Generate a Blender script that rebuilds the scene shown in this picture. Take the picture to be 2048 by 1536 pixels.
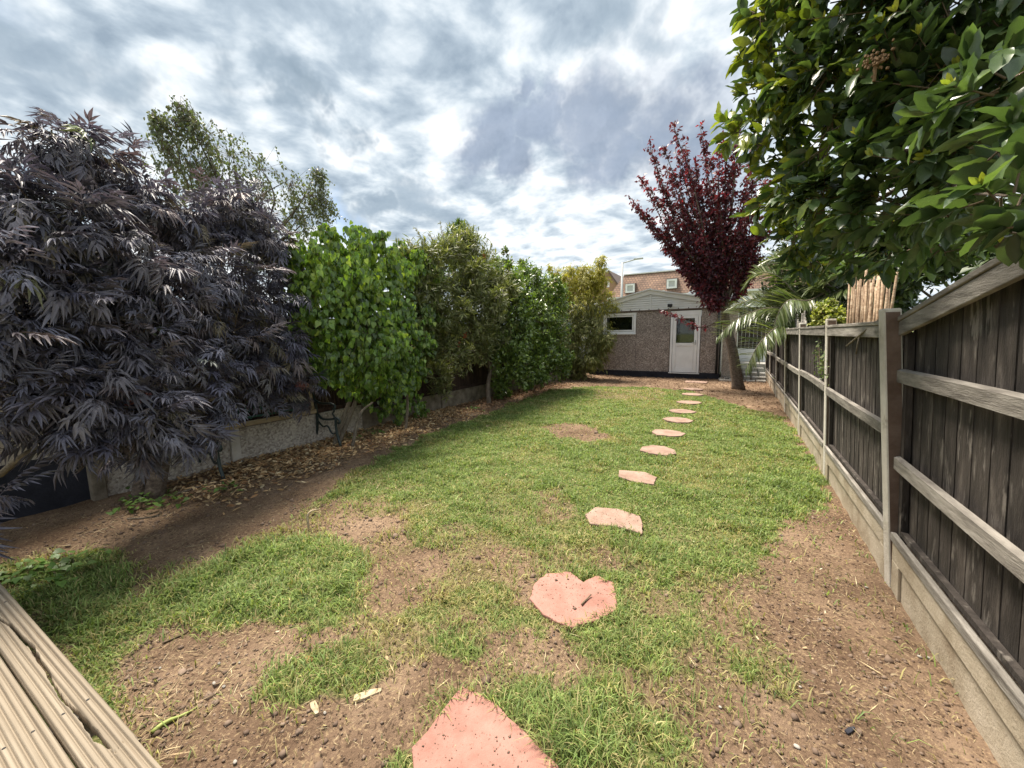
import bpy, math, random
import numpy as np
from mathutils import Matrix, Vector
random.seed(7); RNG = np.random.default_rng(11)
for o in list(bpy.data.objects): bpy.data.objects.remove(o)
SC = bpy.context.scene; COL = SC.collection

# ---------------------------------------------------------------- camera
FPX = 769.0; ROLL = math.radians(0.8); PITCH = math.radians(7.167); YAW = math.radians(30.272); EYE = 1.5
def ray(x, y):
    """direction through a pixel of the 2048 x 1536 photograph"""
    dx, dy = x-1024, y-768; c, s = math.cos(ROLL), math.sin(ROLL)
    u, v = (dx*c-dy*s)/FPX, -(dx*s+dy*c)/FPX
    fw = math.cos(PITCH)+v*math.sin(PITCH); up = v*math.cos(PITCH)-math.sin(PITCH)
    c, s = math.cos(YAW), math.sin(YAW)
    return np.array([c*u-s*fw, s*u+c*fw, up])
def at(x, y, axis, val):
    """the point where that direction meets the plane X, Y or Z = val"""
    r = ray(x, y); i = 'XYZ'.index(axis)
    k = (val-(EYE if i == 2 else 0))/r[i]
    return np.array([0, 0, EYE])+r*k
def depth(p):
    f = np.array([-math.sin(YAW)*math.cos(PITCH), math.cos(YAW)*math.cos(PITCH), -math.sin(PITCH)])
    return float(np.dot(np.asarray(p)-np.array([0, 0, EYE]), f))
cam = bpy.data.cameras.new('camera'); camo = bpy.data.objects.new('camera', cam); COL.objects.link(camo)
cam.sensor_width = 36; cam.lens = 36*FPX/2048; cam.clip_start = 0.05; cam.clip_end = 2000
cy, sy, cp, sp = math.cos(YAW), math.sin(YAW), math.cos(PITCH), math.sin(PITCH)
r0 = Vector((cy, sy, 0)); f0 = Vector((-sy*cp, cy*cp, -sp)); u0 = r0.cross(f0)
cr, sr = math.cos(ROLL), math.sin(ROLL)
r1 = r0*cr-u0*sr; u1 = r0*sr+u0*cr
camo.matrix_world = Matrix(((r1.x, u1.x, -f0.x, 0), (r1.y, u1.y, -f0.y, 0), (r1.z, u1.z, -f0.z, EYE), (0, 0, 0, 1)))
SC.camera = camo
SC.view_settings.view_transform = 'Standard'; SC.view_settings.look = 'None'
SC.cycles.max_bounces = 7; SC.cycles.diffuse_bounces = 5; SC.cycles.glossy_bounces = 2; SC.cycles.transmission_bounces = 4; SC.cycles.transparent_max_bounces = 6
SC.view_settings.gamma = 1; SC.view_settings.use_curve_mapping = False
SC.view_settings.exposure = 1.78

# ---------------------------------------------------------------- sun and sky
SUN = Vector((-0.36, 0.16, 0.92)).normalized()
sl = bpy.data.lights.new('sun', 'SUN'); sl.energy = 3.0; sl.angle = math.radians(20); sl.color = (1.0, 0.91, 0.78)
so = bpy.data.objects.new('sun', sl); COL.objects.link(so); so.location = (0, 0, 20)
so.rotation_euler = SUN.to_track_quat('Z', 'Y').to_euler()
W = bpy.data.worlds.new('World'); SC.world = W; W.use_nodes = True
class NT:
    def __init__(s, tree): s.t = tree; s.n = tree.nodes; s.l = tree.links
    def new(s, typ, **kw):
        n = s.n.new(typ)
        for k, v in kw.items():
            if k.startswith('i_'): n.inputs[k[2:]].default_value = v
            else: setattr(n, k, v)
        return n
    def link(s, a, b): s.l.new(a, b)
    def val(s, n, i, v):
        if hasattr(v, 'is_output'): s.l.new(v, n.inputs[i])
        else: n.inputs[i].default_value = v
    def math(s, op, a, b=0.0, c=None):
        n = s.n.new('ShaderNodeMath'); n.operation = op
        s.val(n, 0, a); s.val(n, 1, b)
        if c is not None: s.val(n, 2, c)
        return n.outputs[0]
    def vmath(s, op, a, b=None, out=0, scale=None):
        n = s.n.new('ShaderNodeVectorMath'); n.operation = op
        s.val(n, 0, a)
        if b is not None: s.val(n, 1, b)
        if scale is not None: s.val(n, 3, scale)
        return n.outputs[out]
    def noise(s, vec, scale, detail=4, rough=0.55, color=False, dist=0.0):
        n = s.n.new('ShaderNodeTexNoise'); n.inputs['Scale'].default_value = scale
        n.inputs['Detail'].default_value = detail; n.inputs['Roughness'].default_value = rough; n.inputs['Distortion'].default_value = dist
        if vec is not None: s.l.new(vec, n.inputs['Vector'])
        return n.outputs['Color' if color else 'Fac']
    def ramp(s, fac, stops, interp='LINEAR'):
        n = s.n.new('ShaderNodeValToRGB'); cr = n.color_ramp; cr.interpolation = interp
        while len(cr.elements) < len(stops): cr.elements.new(0.5)
        for e, (p, c) in zip(cr.elements, stops):
            e.position = p; e.color = (c[0], c[1], c[2], 1) if hasattr(c, '__len__') else (c, c, c, 1)
        s.l.new(fac, n.inputs[0]); return n.outputs[0]
    def mix(s, fac, a, b, mode='MIX'):
        n = s.n.new('ShaderNodeMix'); n.data_type = 'RGBA'; n.blend_type = mode; n.clamp_factor = True
        s.val(n, 0, fac)
        for i, v in ((6, a), (7, b)):
            if hasattr(v, 'is_output'): s.l.new(v, n.inputs[i])
            else: n.inputs[i].default_value = (v[0], v[1], v[2], 1)
        return n.outputs[2]
    def smooth(s, x, a, b):
        n = s.n.new('ShaderNodeMapRange'); n.interpolation_type = 'SMOOTHSTEP'
        s.val(n, 0, x); n.inputs[1].default_value = a; n.inputs[2].default_value = b
        n.inputs[3].default_value = 0; n.inputs[4].default_value = 1
        return n.outputs[0]
w = NT(W.node_tree); w.n.clear()
tc = w.new('ShaderNodeTexCoord'); D = tc.outputs['Generated']
sep = w.new('ShaderNodeSeparateXYZ'); w.link(D, sep.inputs[0])
zz = w.math('ADD', w.math('MAXIMUM', sep.outputs[2], 0.0), 0.16)
inv = w.math('DIVIDE', 1.0, zz)
PL = w.vmath('SCALE', D, scale=inv)                                # direction spread out on a flat cloud deck
wn = w.vmath('SUBTRACT', w.noise(PL, 0.9, 3, 0.6, True), (0.5, 0.5, 0.5))
PW = w.vmath('ADD', PL, w.vmath('SCALE', wn, scale=0.55))
sky = w.new('ShaderNodeTexSky', sky_type='NISHITA', sun_disc=False)
sky.sun_elevation = math.asin(SUN.z); sky.sun_rotation = math.atan2(SUN.x, SUN.y)
sky.air_density = 1.0; sky.dust_density = 1.5
blue = w.vmath('SCALE', sky.outputs[0], scale=0.07)
n1 = w.noise(PW, 1.1, 6, 0.58); n2 = w.noise(w.vmath('ADD', PL, w.vmath('SCALE', wn, scale=0.4)), 7.0, 5, 0.52); n3 = w.noise(PL, 0.35, 1, 0.5)
mixn = w.math('ADD', w.math('MULTIPLY', n1, 0.34), w.math('ADD', w.math('MULTIPLY', n2, 0.52), w.math('MULTIPLY', n3, 0.15)))
veil = w.ramp(mixn, [(0.36, (0.115, 0.145, 0.178)), (0.44, (0.175, 0.208, 0.24)), (0.495, (0.245, 0.275, 0.30)), (0.545, (0.315, 0.335, 0.35)), (0.60, (0.40, 0.41, 0.415))])
wn2 = w.vmath('SUBTRACT', w.noise(D, 5.0, 5, 0.62, True), (0.5, 0.5, 0.5))
DW = w.vmath('ADD', D, w.vmath('SCALE', wn2, scale=0.30))
def blob(px, py, rpx, soft=0.5, sx=1.0):
    d = ray(px, py); L = np.linalg.norm(d); d = d/L; rad = rpx/FPX/L
    dist = w.vmath('DISTANCE', DW, tuple(d), out=1)
    return w.smooth(dist, rad, rad*(1-soft))
dark = None
for b in [(1010, 245, 95, .6), (1110, 250, 100, .6), (960, 290, 80, .7), (1060, 150, 50, .7), (1200, 270, 130, .8), (1300, 250, 125, .9), (1400, 300, 130, .8), (1180, 340, 90, .7), (1040, 330, 70, .6), (1420, 200, 90, .9)]:
    o = blob(*b); dark = o if dark is None else w.math('MAXIMUM', dark, o)
dark2 = None
for b in [(620, 215, 70, .6), (560, 200, 40, .8), (665, 255, 40, .8), (840, 385, 75, .6), (770, 400, 40, .7), (650, 305, 45, .8), (720, 290, 35, .9), (440, 160, 60, .9), (720, 430, 60, .9), (620, 430, 50, .9),
          (1220, 30, 110, .9), (1330, 50, 90, .9), (1190, 90, 50, .9), (60, 90, 110, .95), (880, 440, 50, .9), (180, 170, 80, .95)]:
    o = blob(*b); dark2 = o if dark2 is None else w.math('MAXIMUM', dark2, o)
gen = w.smooth(w.noise(PW, 0.55, 4, 0.6), 0.60, 0.72)              # the same kind of cloud over the rest of the sky
texd = w.noise(DW, 5, 4, 0.6)
c1 = w.mix(w.math('MULTIPLY', dark2, 0.85), veil, w.ramp(texd, [(0.3, (0.10, 0.13, 0.16)), (0.7, (0.165, 0.20, 0.235))]))
c1 = w.mix(w.math('MULTIPLY', gen, 0.5), c1, w.ramp(texd, [(0.3, (0.10, 0.13, 0.17)), (0.7, (0.18, 0.215, 0.26))]))
c2 = w.mix(w.math('MULTIPLY', dark, 0.92), c1, w.ramp(texd, [(0.3, (0.082, 0.105, 0.142)), (0.7, (0.15, 0.178, 0.225))]))
hole = w.math('MULTIPLY', w.smooth(w.noise(PW, 0.8, 2, 0.5), 0.36, 0.28), 0.85)
hole = w.math('MAXIMUM', hole, w.math('MULTIPLY', blob(690, 440, 70, .9), 0.5))
skyc = w.mix(hole, c2, blue)
SKYMUL = 0.9
bg = w.new('ShaderNodeBackground'); w.link(skyc, bg.inputs[0]); bg.inputs[1].default_value = SKYMUL
wo = w.new('ShaderNodeOutputWorld'); w.link(bg.outputs[0], wo.inputs[0])

# ---------------------------------------------------------------- helpers
def tag(o, label=None, cat=None, group=None, kind=None):
    for k, v in (('label', label), ('category', cat), ('group', group), ('kind', kind)):
        if v: o[k] = v
    return o
def thing(name, loc, label, cat, group=None):
    o = bpy.data.objects.new(name, None); COL.objects.link(o); o.location = tuple(float(a) for a in loc); o.empty_display_size = 0.1
    return tag(o, label, cat, group)
def link(name, me, mat, parent=None):
    o = bpy.data.objects.new(name, me); COL.objects.link(o)
    if mat is not None and not me.materials: me.materials.append(mat)
    if parent is not None:
        o.parent = parent
        if parent.type == 'EMPTY': o.matrix_parent_inverse = Matrix.Translation(-parent.location)
        # part of a part: parent mesh already lives in world coordinates
    return o
def npmesh(name, V, Fc, col=None, smooth=False):
    """V (n,3); Fc (m,3) or (m,4)"""
    V = np.asarray(V, np.float32); Fc = np.asarray(Fc, np.int32); k = Fc.shape[1]
    me = bpy.data.meshes.new(name); me.vertices.add(len(V)); me.vertices.foreach_set('co', V.ravel())
    me.loops.add(Fc.size); me.loops.foreach_set('vertex_index', Fc.ravel())
    me.polygons.add(len(Fc)); me.polygons.foreach_set('loop_start', np.arange(0, Fc.size, k, dtype=np.int32))
    if smooth: me.polygons.foreach_set('use_smooth', np.ones(len(Fc), bool))
    if col is not None:
        a = me.attributes.new('Col', 'FLOAT_COLOR', 'POINT'); c = np.ones((len(V), 4), np.float32); c[:, :3] = col; a.data.foreach_set('color', c.ravel())
    me.update(calc_edges=True); me.validate(); return me
class MB:
    def __init__(s): s.v = []; s.f = []
    def add(s, vs, fs):
        b = len(s.v); s.v += [tuple(float(c) for c in v) for v in vs]; s.f += [tuple(i+b for i in f) for f in fs]
    def box(s, x0, x1, y0, y1, z0, z1, fn=None):
        vs = [(x, y, z) for z in (z0, z1) for y in (y0, y1) for x in (x0, x1)]
        if fn: vs = [fn(*v) for v in vs]
        s.add(vs, [(0, 2, 3, 1), (4, 5, 7, 6), (0, 1, 5, 4), (2, 6, 7, 3), (0, 4, 6, 2), (1, 3, 7, 5)])
    def bar(s, a, b, wd, th, up=(0, 0, 1)):
        a, b = Vector(a), Vector(b); d = (b-a).normalized(); up = Vector(up)
        x = d.cross(up)
        x = x.normalized() if x.length > 1e-4 else Vector((1, 0, 0)); u = x.cross(d)
        vs = [p+x*(i*wd/2)+u*(j*th/2) for p in (a, b) for i, j in ((-1, -1), (1, -1), (1, 1), (-1, 1))]
        s.add(vs, [(3, 2, 1, 0), (4, 5, 6, 7), (0, 1, 5, 4), (1, 2, 6, 5), (2, 3, 7, 6), (3, 0, 4, 7)])
    def tube(s, pts, rad, sides=6, cap=True):
        pts = [Vector(tuple(float(c) for c in p)) for p in pts]; n = len(pts)
        if not hasattr(rad, '__len__'): rad = [rad]*n
        b = len(s.v); x = None
        for i, p in enumerate(pts):
            d = (pts[min(i+1, n-1)]-pts[max(i-1, 0)]).normalized()
            if x is None: x = d.orthogonal().normalized()
            else:
                x = x-d*x.dot(d); x = x.normalized() if x.length > 1e-5 else d.orthogonal().normalized()
            y = d.cross(x)
            for k in range(sides):
                a = 2*math.pi*k/sides; s.v.append(tuple(p+(x*math.cos(a)+y*math.sin(a))*rad[i]))
        for i in range(n-1):
            for k in range(sides):
                k2 = (k+1) % sides; s.f.append((b+i*sides+k, b+i*sides+k2, b+(i+1)*sides+k2, b+(i+1)*sides+k))
        if cap:
            s.f.append(tuple(b+k for k in range(sides))[::-1]); s.f.append(tuple(b+(n-1)*sides+k for k in range(sides)))
    def prism(s, poly, z0, z1):
        n = len(poly); vs = [(x, y, z0) for x, y in poly]+[(x, y, z1) for x, y in poly]
        s.add(vs, [tuple(range(n))[::-1], tuple(range(n, 2*n))]+[(i, (i+1) % n, n+(i+1) % n, n+i) for i in range(n)])
    def mesh(s, name, smooth=False):
        me = bpy.data.meshes.new(name); me.from_pydata(s.v, [], s.f); me.update()
        if smooth:
            for p in me.polygons: p.use_smooth = True
        return me
    def build(s, name, mat, parent=None, smooth=False, bevel=0):
        o = link(name, s.mesh(name, smooth), mat, parent)
        if bevel:
            m = o.modifiers.new('bevel', 'BEVEL'); m.width = bevel; m.segments = 2; m.limit_method = 'ANGLE'
        return o
def bez(pts, n):
    """smooth curve through control points (Catmull-Rom)"""
    P = [np.asarray(p, float) for p in pts]; P = [2*P[0]-P[1]]+P+[2*P[-1]-P[-2]]; out = []
    segs = len(P)-3
    for i in range(n):
        t = i/(n-1)*segs; k = min(int(t), segs-1); t -= k; a, b, c, d = P[k:k+4]
        out.append(0.5*((2*b)+(c-a)*t+(2*a-5*b+4*c-d)*t*t+(3*b-a-3*c+d)*t**3))
    return out
def hash2(i, j, s): 
    h = (i.astype(np.int64)*374761393+j.astype(np.int64)*668265263+s*974711) & 0x7fffffff
    h = ((h ^ (h >> 13))*1274126177) & 0x7fffffff
    return ((h ^ (h >> 16)) & 0xffff)/65535.0
def vnoise(x, y, f, s=0):
    x = np.asarray(x)*f; y = np.asarray(y)*f; i = np.floor(x); j = np.floor(y); u = x-i; v = y-j
    u = u*u*(3-2*u); v = v*v*(3-2*v)
    return (hash2(i, j, s)*(1-u)+hash2(i+1, j, s)*u)*(1-v)+(hash2(i, j+1, s)*(1-u)+hash2(i+1, j+1, s)*u)*v
def fbm(x, y, f, s=0, o=4):
    t = 0; a = 0.5; n = 0
    for k in range(o): t = t+a*vnoise(x, y, f*2**k, s+k*17); n += a; a *= 0.55
    return t/n
def inpoly(x, y, poly):
    r = np.zeros(np.shape(x), bool); n = len(poly)
    for i in range(n):
        (x1, y1), (x2, y2) = poly[i], poly[(i+1) % n]
        c = ((y1 > y) != (y2 > y)) & (x < (x2-x1)*(y-y1)/((y2-y1) if y2 != y1 else 1e-9)+x1); r ^= c
    return r
def gpoly(pts): return [tuple(at(x, y, 'Z', 0)[:2]) for x, y in pts]

# ---------------------------------------------------------------- materials
def mat(name, cols, scale=6.0, rough=0.8, bump=0.0, bscale=None, stretch=(1, 1, 1), rnd=0.0, spec=0.3, detail=6, metal=0.0, spots=None, rotz=0.0):
    m = bpy.data.materials.new(name); m.use_nodes = True; t = NT(m.node_tree); b = t.n['Principled BSDF']
    g = t.new('ShaderNodeTexCoord'); vec = g.outputs['Object']
    mp = t.new('ShaderNodeMapping'); mp.inputs['Scale'].default_value = stretch; mp.inputs['Rotation'].default_value = (0, 0, rotz); mp.vector_type = 'TEXTURE' if rotz else 'POINT'
    if rotz: mp.inputs['Scale'].default_value = tuple(1/v for v in stretch)
    t.link(vec, mp.inputs[0]); vec = mp.outputs[0]
    if rnd:
        oi = t.new('ShaderNodeObjectInfo'); vec = t.vmath('ADD', vec, t.vmath('SCALE', (13.0, 7.0, 5.0), scale=oi.outputs['Random']))
    if len(cols) > 1:
        st = [(0.30+0.42*i/(len(cols)-1), c) for i, c in enumerate(cols)]
        c = t.ramp(t.noise(vec, scale, detail, 0.62), st)
    else:
        c = t.ramp(t.noise(vec, scale, detail), [(0.3, tuple(v*0.9 for v in cols[0])), (0.7, tuple(v*1.08 for v in cols[0]))])
    if spots:
        sc, lo, hi, colr, am = spots
        c = t.mix(t.math('MULTIPLY', t.smooth(t.noise(vec, sc, 5, 0.6), lo, hi), am), c, colr)
    if rnd:
        c = t.mix(1.0, c, t.ramp(oi.outputs['Random'], [(0, 1-rnd), (1, 1+rnd)]), 'MULTIPLY')
    t.link(c, b.inputs['Base Color']); b.inputs['Roughness'].default_value = rough
    b.inputs['Specular IOR Level'].default_value = spec; b.inputs['Metallic'].default_value = metal
    if bump:
        bn = t.new('ShaderNodeBump'); bn.inputs['Strength'].default_value = bump; bn.inputs['Distance'].default_value = 0.02
        t.link(t.noise(vec, bscale or scale*4, 6, 0.65), bn.inputs['Height']); t.link(bn.outputs[0], b.inputs['Normal'])
    return m
def leafmat(name, rough=0.45, trans=0.3, spec=0.4, tint=(1.35, 1.5, 0.6), nscale=60):
    m = bpy.data.materials.new(name); m.use_nodes = True; t = NT(m.node_tree); b = t.n['Principled BSDF']
    at_ = t.new('ShaderNodeAttribute', attribute_name='Col'); c = at_.outputs['Color']
    g = t.new('ShaderNodeTexCoord')
    c = t.mix(1.0, c, t.ramp(t.noise(g.outputs['Object'], nscale, 3), [(0.3, 0.78), (0.7, 1.2)]), 'MULTIPLY')
    t.link(c, b.inputs['Base Color']); b.inputs['Roughness'].default_value = rough; b.inputs['Specular IOR Level'].default_value = spec
    if trans:
        tr = t.new('ShaderNodeBsdfTranslucent'); t.link(t.mix(1.0, c, tint, 'MULTIPLY'), tr.inputs[0])
        mx = t.new('ShaderNodeMixShader'); mx.inputs[0].default_value = trans
        t.link(b.outputs[0], mx.inputs[1]); t.link(tr.outputs[0], mx.inputs[2]); t.link(mx.outputs[0], t.n['Material Output'].inputs[0])
    return m
M = {}
M['leaf'] = leafmat('leaf'); M['leaf_gloss'] = leafmat('leaf_gloss', 0.30, 0.3, 0.6)
M['leaf_bay'] = leafmat('leaf_bay', 0.32, 0.28, 0.6)
M['leaf_dark'] = leafmat('leaf_dark', 0.5, 0.16, 0.6, (1.1, 0.95, 1.0)); M['leaf_red'] = leafmat('leaf_red', 0.45, 0.35, 0.4, (2.4, 0.8, 0.8))
M['grass'] = leafmat('grass', 0.55, 0.35, 0.25, (1.25, 1.3, 0.7), 9); M['litter'] = leafmat('litter', 0.8, 0.1, 0.2, (1.2, 1.0, 0.7))
M['bark'] = mat('bark', [(0.06, 0.045, 0.035), (0.14, 0.11, 0.085), (0.22, 0.185, 0.15)], 9, 0.9, 0.7, 30, (3, 3, 1))
M['bark_pale'] = mat('bark_pale', [(0.10, 0.08, 0.06), (0.19, 0.16, 0.12), (0.27, 0.23, 0.18)], 10, 0.9, 0.6, 30, (3, 3, 1))
M['bark_plum'] = mat('bark_plum', [(0.07, 0.052, 0.042), (0.15, 0.115, 0.09), (0.25, 0.205, 0.165)], 12, 0.9, 0.9, 30, (1.5, 1.5, 3))
M['twig'] = mat('twig', [(0.09, 0.065, 0.045), (0.2, 0.15, 0.1)], 20, 0.9)
M['fence'] = mat('fence_board', [(0.022, 0.018, 0.016), (0.040, 0.033, 0.029), (0.066, 0.055, 0.048), (0.14, 0.12, 0.105)], 3.6, 0.85, 0.5, 26, (4, 4, 0.9), 0.3, spots=(5, 0.57, 0.68, (0.23, 0.205, 0.18), 0.65))
M['rail'] = mat('fence_rail', [(0.11, 0.098, 0.086), (0.23, 0.21, 0.185), (0.36, 0.335, 0.30)], 4, 0.85, 0.5, 22, (6, 1, 8), 0.15)
M['post'] = mat('concrete_post', [(0.42, 0.38, 0.32), (0.56, 0.52, 0.46), (0.64, 0.60, 0.54)], 5, 0.9, 0.4, 60, spots=(7, 0.62, 0.75, (0.2, 0.15, 0.11), 0.6))
M['gravelboard'] = mat('concrete_gravel_board', [(0.27, 0.215, 0.15), (0.41, 0.35, 0.265), (0.52, 0.455, 0.365)], 4, 0.9, 0.4, 60, spots=(3, 0.55, 0.8, (0.22, 0.16, 0.10), 0.5))
M['lfence'] = mat('brown_fence_board', [(0.02, 0.013, 0.011), (0.055, 0.034, 0.028), (0.10, 0.065, 0.05)], 5, 0.85, 0.5, 24, (7, 7, 0.8), 0.25)
M['lpost'] = mat('mossy_concrete', [(0.10, 0.085, 0.06), (0.22, 0.185, 0.14), (0.33, 0.29, 0.23)], 6, 0.9, 0.5, 50)
M['deck'] = mat('deck_timber', [(0.185, 0.15, 0.11), (0.25, 0.205, 0.152), (0.31, 0.26, 0.198)], 2.5, 0.8, 0.25, 40, (0.5, 40, 6), 0.12, spots=(3, 0.60, 0.7, (0.19, 0.145, 0.10), 0.6), rotz=math.atan2(0.068, 1.92))
M['slab'] = mat('red_paving', [(0.24, 0.115, 0.088), (0.33, 0.165, 0.132), (0.385, 0.21, 0.172)], 7, 0.85, 0.3, 90, rnd=0.08, spots=(60, 0.60, 0.66, (0.15, 0.095, 0.07), 0.8))
M['slab_pale'] = mat('buff_paving', [(0.23, 0.145, 0.11), (0.32, 0.215, 0.17), (0.38, 0.27, 0.215)], 7, 0.85, 0.3, 90, rnd=0.08, spots=(40, 0.58, 0.66, (0.19, 0.14, 0.095), 0.75))
M['iron'] = mat('green_iron', [(0.012, 0.022, 0.022), (0.03, 0.05, 0.05)], 20, 0.4, 0.2, 80, spec=0.5)
M['verdigris'] = mat('verdigris_iron', [(0.03, 0.09, 0.085), (0.08, 0.19, 0.175)], 14, 0.55, 0.2, 80)
M['oldwood'] = mat('old_bench_wood', [(0.28, 0.21, 0.13), (0.46, 0.37, 0.25), (0.58, 0.48, 0.35)], 6, 0.85, 0.4, 40, (8, 1, 8))
M['upvc'] = mat('white_upvc', [(0.80, 0.81, 0.83)], 2, 0.35, 0, spec=0.5)
M['clad'] = mat('grey_cladding', [(0.62, 0.62, 0.61), (0.72, 0.72, 0.71)], 3, 0.5, 0)
M['white'] = mat('white_render', [(0.62, 0.64, 0.66), (0.74, 0.75, 0.76)], 2, 0.7)
M['beige'] = mat('beige_render', [(0.30, 0.255, 0.20), (0.40, 0.345, 0.28), (0.46, 0.41, 0.34)], 3, 0.9, 0.3, 80)
M['plinth'] = mat('black_plinth', [(0.010, 0.011, 0.018), (0.03, 0.032, 0.045)], 5, 0.7, 0.4, 30)
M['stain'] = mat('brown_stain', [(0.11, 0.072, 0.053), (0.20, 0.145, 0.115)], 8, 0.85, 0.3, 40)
M['roofedge'] = mat('brown_fascia', [(0.10, 0.075, 0.065), (0.17, 0.13, 0.115)], 6, 0.7)
M['cane'] = mat('cane', [(0.14, 0.08, 0.05), (0.33, 0.23, 0.15), (0.50, 0.40, 0.29)], 9, 0.7, 0.3, 40, (1, 1, 3), 0.3)
M['metal'] = mat('galvanised', [(0.42, 0.43, 0.44), (0.5, 0.51, 0.52)], 6, 0.5)
M['rubber'] = mat('black_plastic', [(0.015, 0.015, 0.017)], 6, 0.5)
M['flag'] = mat('flagstone', [(0.24, 0.225, 0.20), (0.38, 0.36, 0.325), (0.46, 0.44, 0.40)], 5, 0.85, 0.4, 50, rnd=0.12)
M['blind'] = mat('tan_blind', [(0.34, 0.27, 0.19), (0.42, 0.34, 0.25)], 3, 0.8, 0, stretch=(30, 1, 0.3))
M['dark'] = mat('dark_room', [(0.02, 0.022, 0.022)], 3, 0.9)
M['stone'] = mat('pebble', [(0.22, 0.20, 0.17), (0.42, 0.39, 0.35)], 20, 0.8, rnd=0.3)
M['crumb'] = mat('soil_crumb', [(0.085, 0.055, 0.04), (0.17, 0.12, 0.088), (0.25, 0.185, 0.14)], 6, 0.95)
def glass(name, tint):
    m = bpy.data.materials.new(name); m.use_nodes = True; t = NT(m.node_tree); b = t.n['Principled BSDF']
    tr = t.new('ShaderNodeBsdfTransparent'); tr.inputs[0].default_value = (*tint, 1)
    gl = t.new('ShaderNodeBsdfGlossy'); gl.inputs['Roughness'].default_value = 0.03
    fr = t.new('ShaderNodeFresnel'); fr.inputs[0].default_value = 1.5
    mx = t.new('ShaderNodeMixShader'); t.link(t.math('ADD', t.math('MULTIPLY', fr.outputs[0], 0.6), 0.02), mx.inputs[0])
    t.link(tr.outputs[0], mx.inputs[1]); t.link(gl.outputs[0], mx.inputs[2]); t.link(mx.outputs[0], t.n['Material Output'].inputs[0])
    return m
M['glass'] = glass('window_glass', (0.75, 0.8, 0.78))
def pebbledash(name, cols, scale=70):
    m = bpy.data.materials.new(name); m.use_nodes = True; t = NT(m.node_tree); b = t.n['Principled BSDF']
    g = t.new('ShaderNodeTexCoord'); v = t.new('ShaderNodeTexVoronoi'); v.inputs['Scale'].default_value = scale; t.link(g.outputs['Object'], v.inputs['Vector'])
    sp = t.new('ShaderNodeSeparateXYZ'); t.link(v.outputs['Color'], sp.inputs[0])
    c = t.ramp(sp.outputs[0], [(i/(len(cols)-1), q) for i, q in enumerate(cols)], 'CONSTANT' if False else 'LINEAR')
    c = t.mix(1.0, c, t.ramp(t.noise(g.outputs['Object'], 1.6, 5), [(0.3, 0.82), (0.7, 1.14)]), 'MULTIPLY')
    t.link(c, b.inputs['Base Color']); b.inputs['Roughness'].default_value = 0.85
    bn = t.new('ShaderNodeBump'); bn.inputs['Strength'].default_value = 0.8; bn.inputs['Distance'].default_value = 0.012; bn.invert = True
    t.link(v.outputs['Distance'], bn.inputs['Height']); t.link(bn.outputs[0], b.inputs['Normal']); return m
M['dash'] = pebbledash('pebbledash', [(0.14, 0.115, 0.105), (0.25, 0.21, 0.19), (0.31, 0.265, 0.24), (0.50, 0.45, 0.41)], 48)
M['dash_pale'] = pebbledash('pale_pebbledash', [(0.30, 0.26, 0.22), (0.46, 0.41, 0.36), (0.62, 0.57, 0.5)], 45)
def tiles(name, c1, c2, c3, sc, bw, rh):
    m = bpy.data.materials.new(name); m.use_nodes = True; t = NT(m.node_tree); b = t.n['Principled BSDF']
    g = t.new('ShaderNodeTexCoord'); sp = t.new('ShaderNodeSeparateXYZ'); t.link(g.outputs['Object'], sp.inputs[0])
    cb = t.new('ShaderNodeCombineXYZ'); t.link(t.math('ADD', sp.outputs[0], t.math('MULTIPLY', sp.outputs[1], 0.02)), cb.inputs[0]); t.link(sp.outputs[2], cb.inputs[1])
    br = t.new('ShaderNodeTexBrick'); t.link(cb.outputs[0], br.inputs[0])
    for k, v in (('Color1', c1), ('Color2', c2), ('Mortar', c3)): br.inputs[k].default_value = (*v, 1)
    br.inputs['Scale'].default_value = sc; br.inputs['Brick Width'].default_value = bw; br.inputs['Row Height'].default_value = rh; br.inputs['Mortar Size'].default_value = 0.02
    c = t.mix(1.0, br.outputs[0], t.ramp(t.noise(g.outputs['Object'], 0.9, 5), [(0.3, 0.75), (0.7, 1.2)]), 'MULTIPLY')
    t.link(c, b.inputs['Base Color']); b.inputs['Roughness'].default_value = 0.85
    bn = t.new('ShaderNodeBump'); bn.inputs['Strength'].default_value = 0.6; bn.inputs['Distance'].default_value = 0.02; t.link(br.outputs['Fac'], bn.inputs['Height']); bn.invert = True
    t.link(bn.outputs[0], b.inputs['Normal']); return m
M['rooftile'] = tiles('roof_tile', (0.30, 0.185, 0.125), (0.22, 0.135, 0.10), (0.09, 0.06, 0.05), 1.0, 0.3, 0.22)
M['brick'] = tiles('brick', (0.42, 0.19, 0.085), (0.34, 0.15, 0.07), (0.35, 0.28, 0.2), 1.0, 0.23, 0.075)

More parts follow.
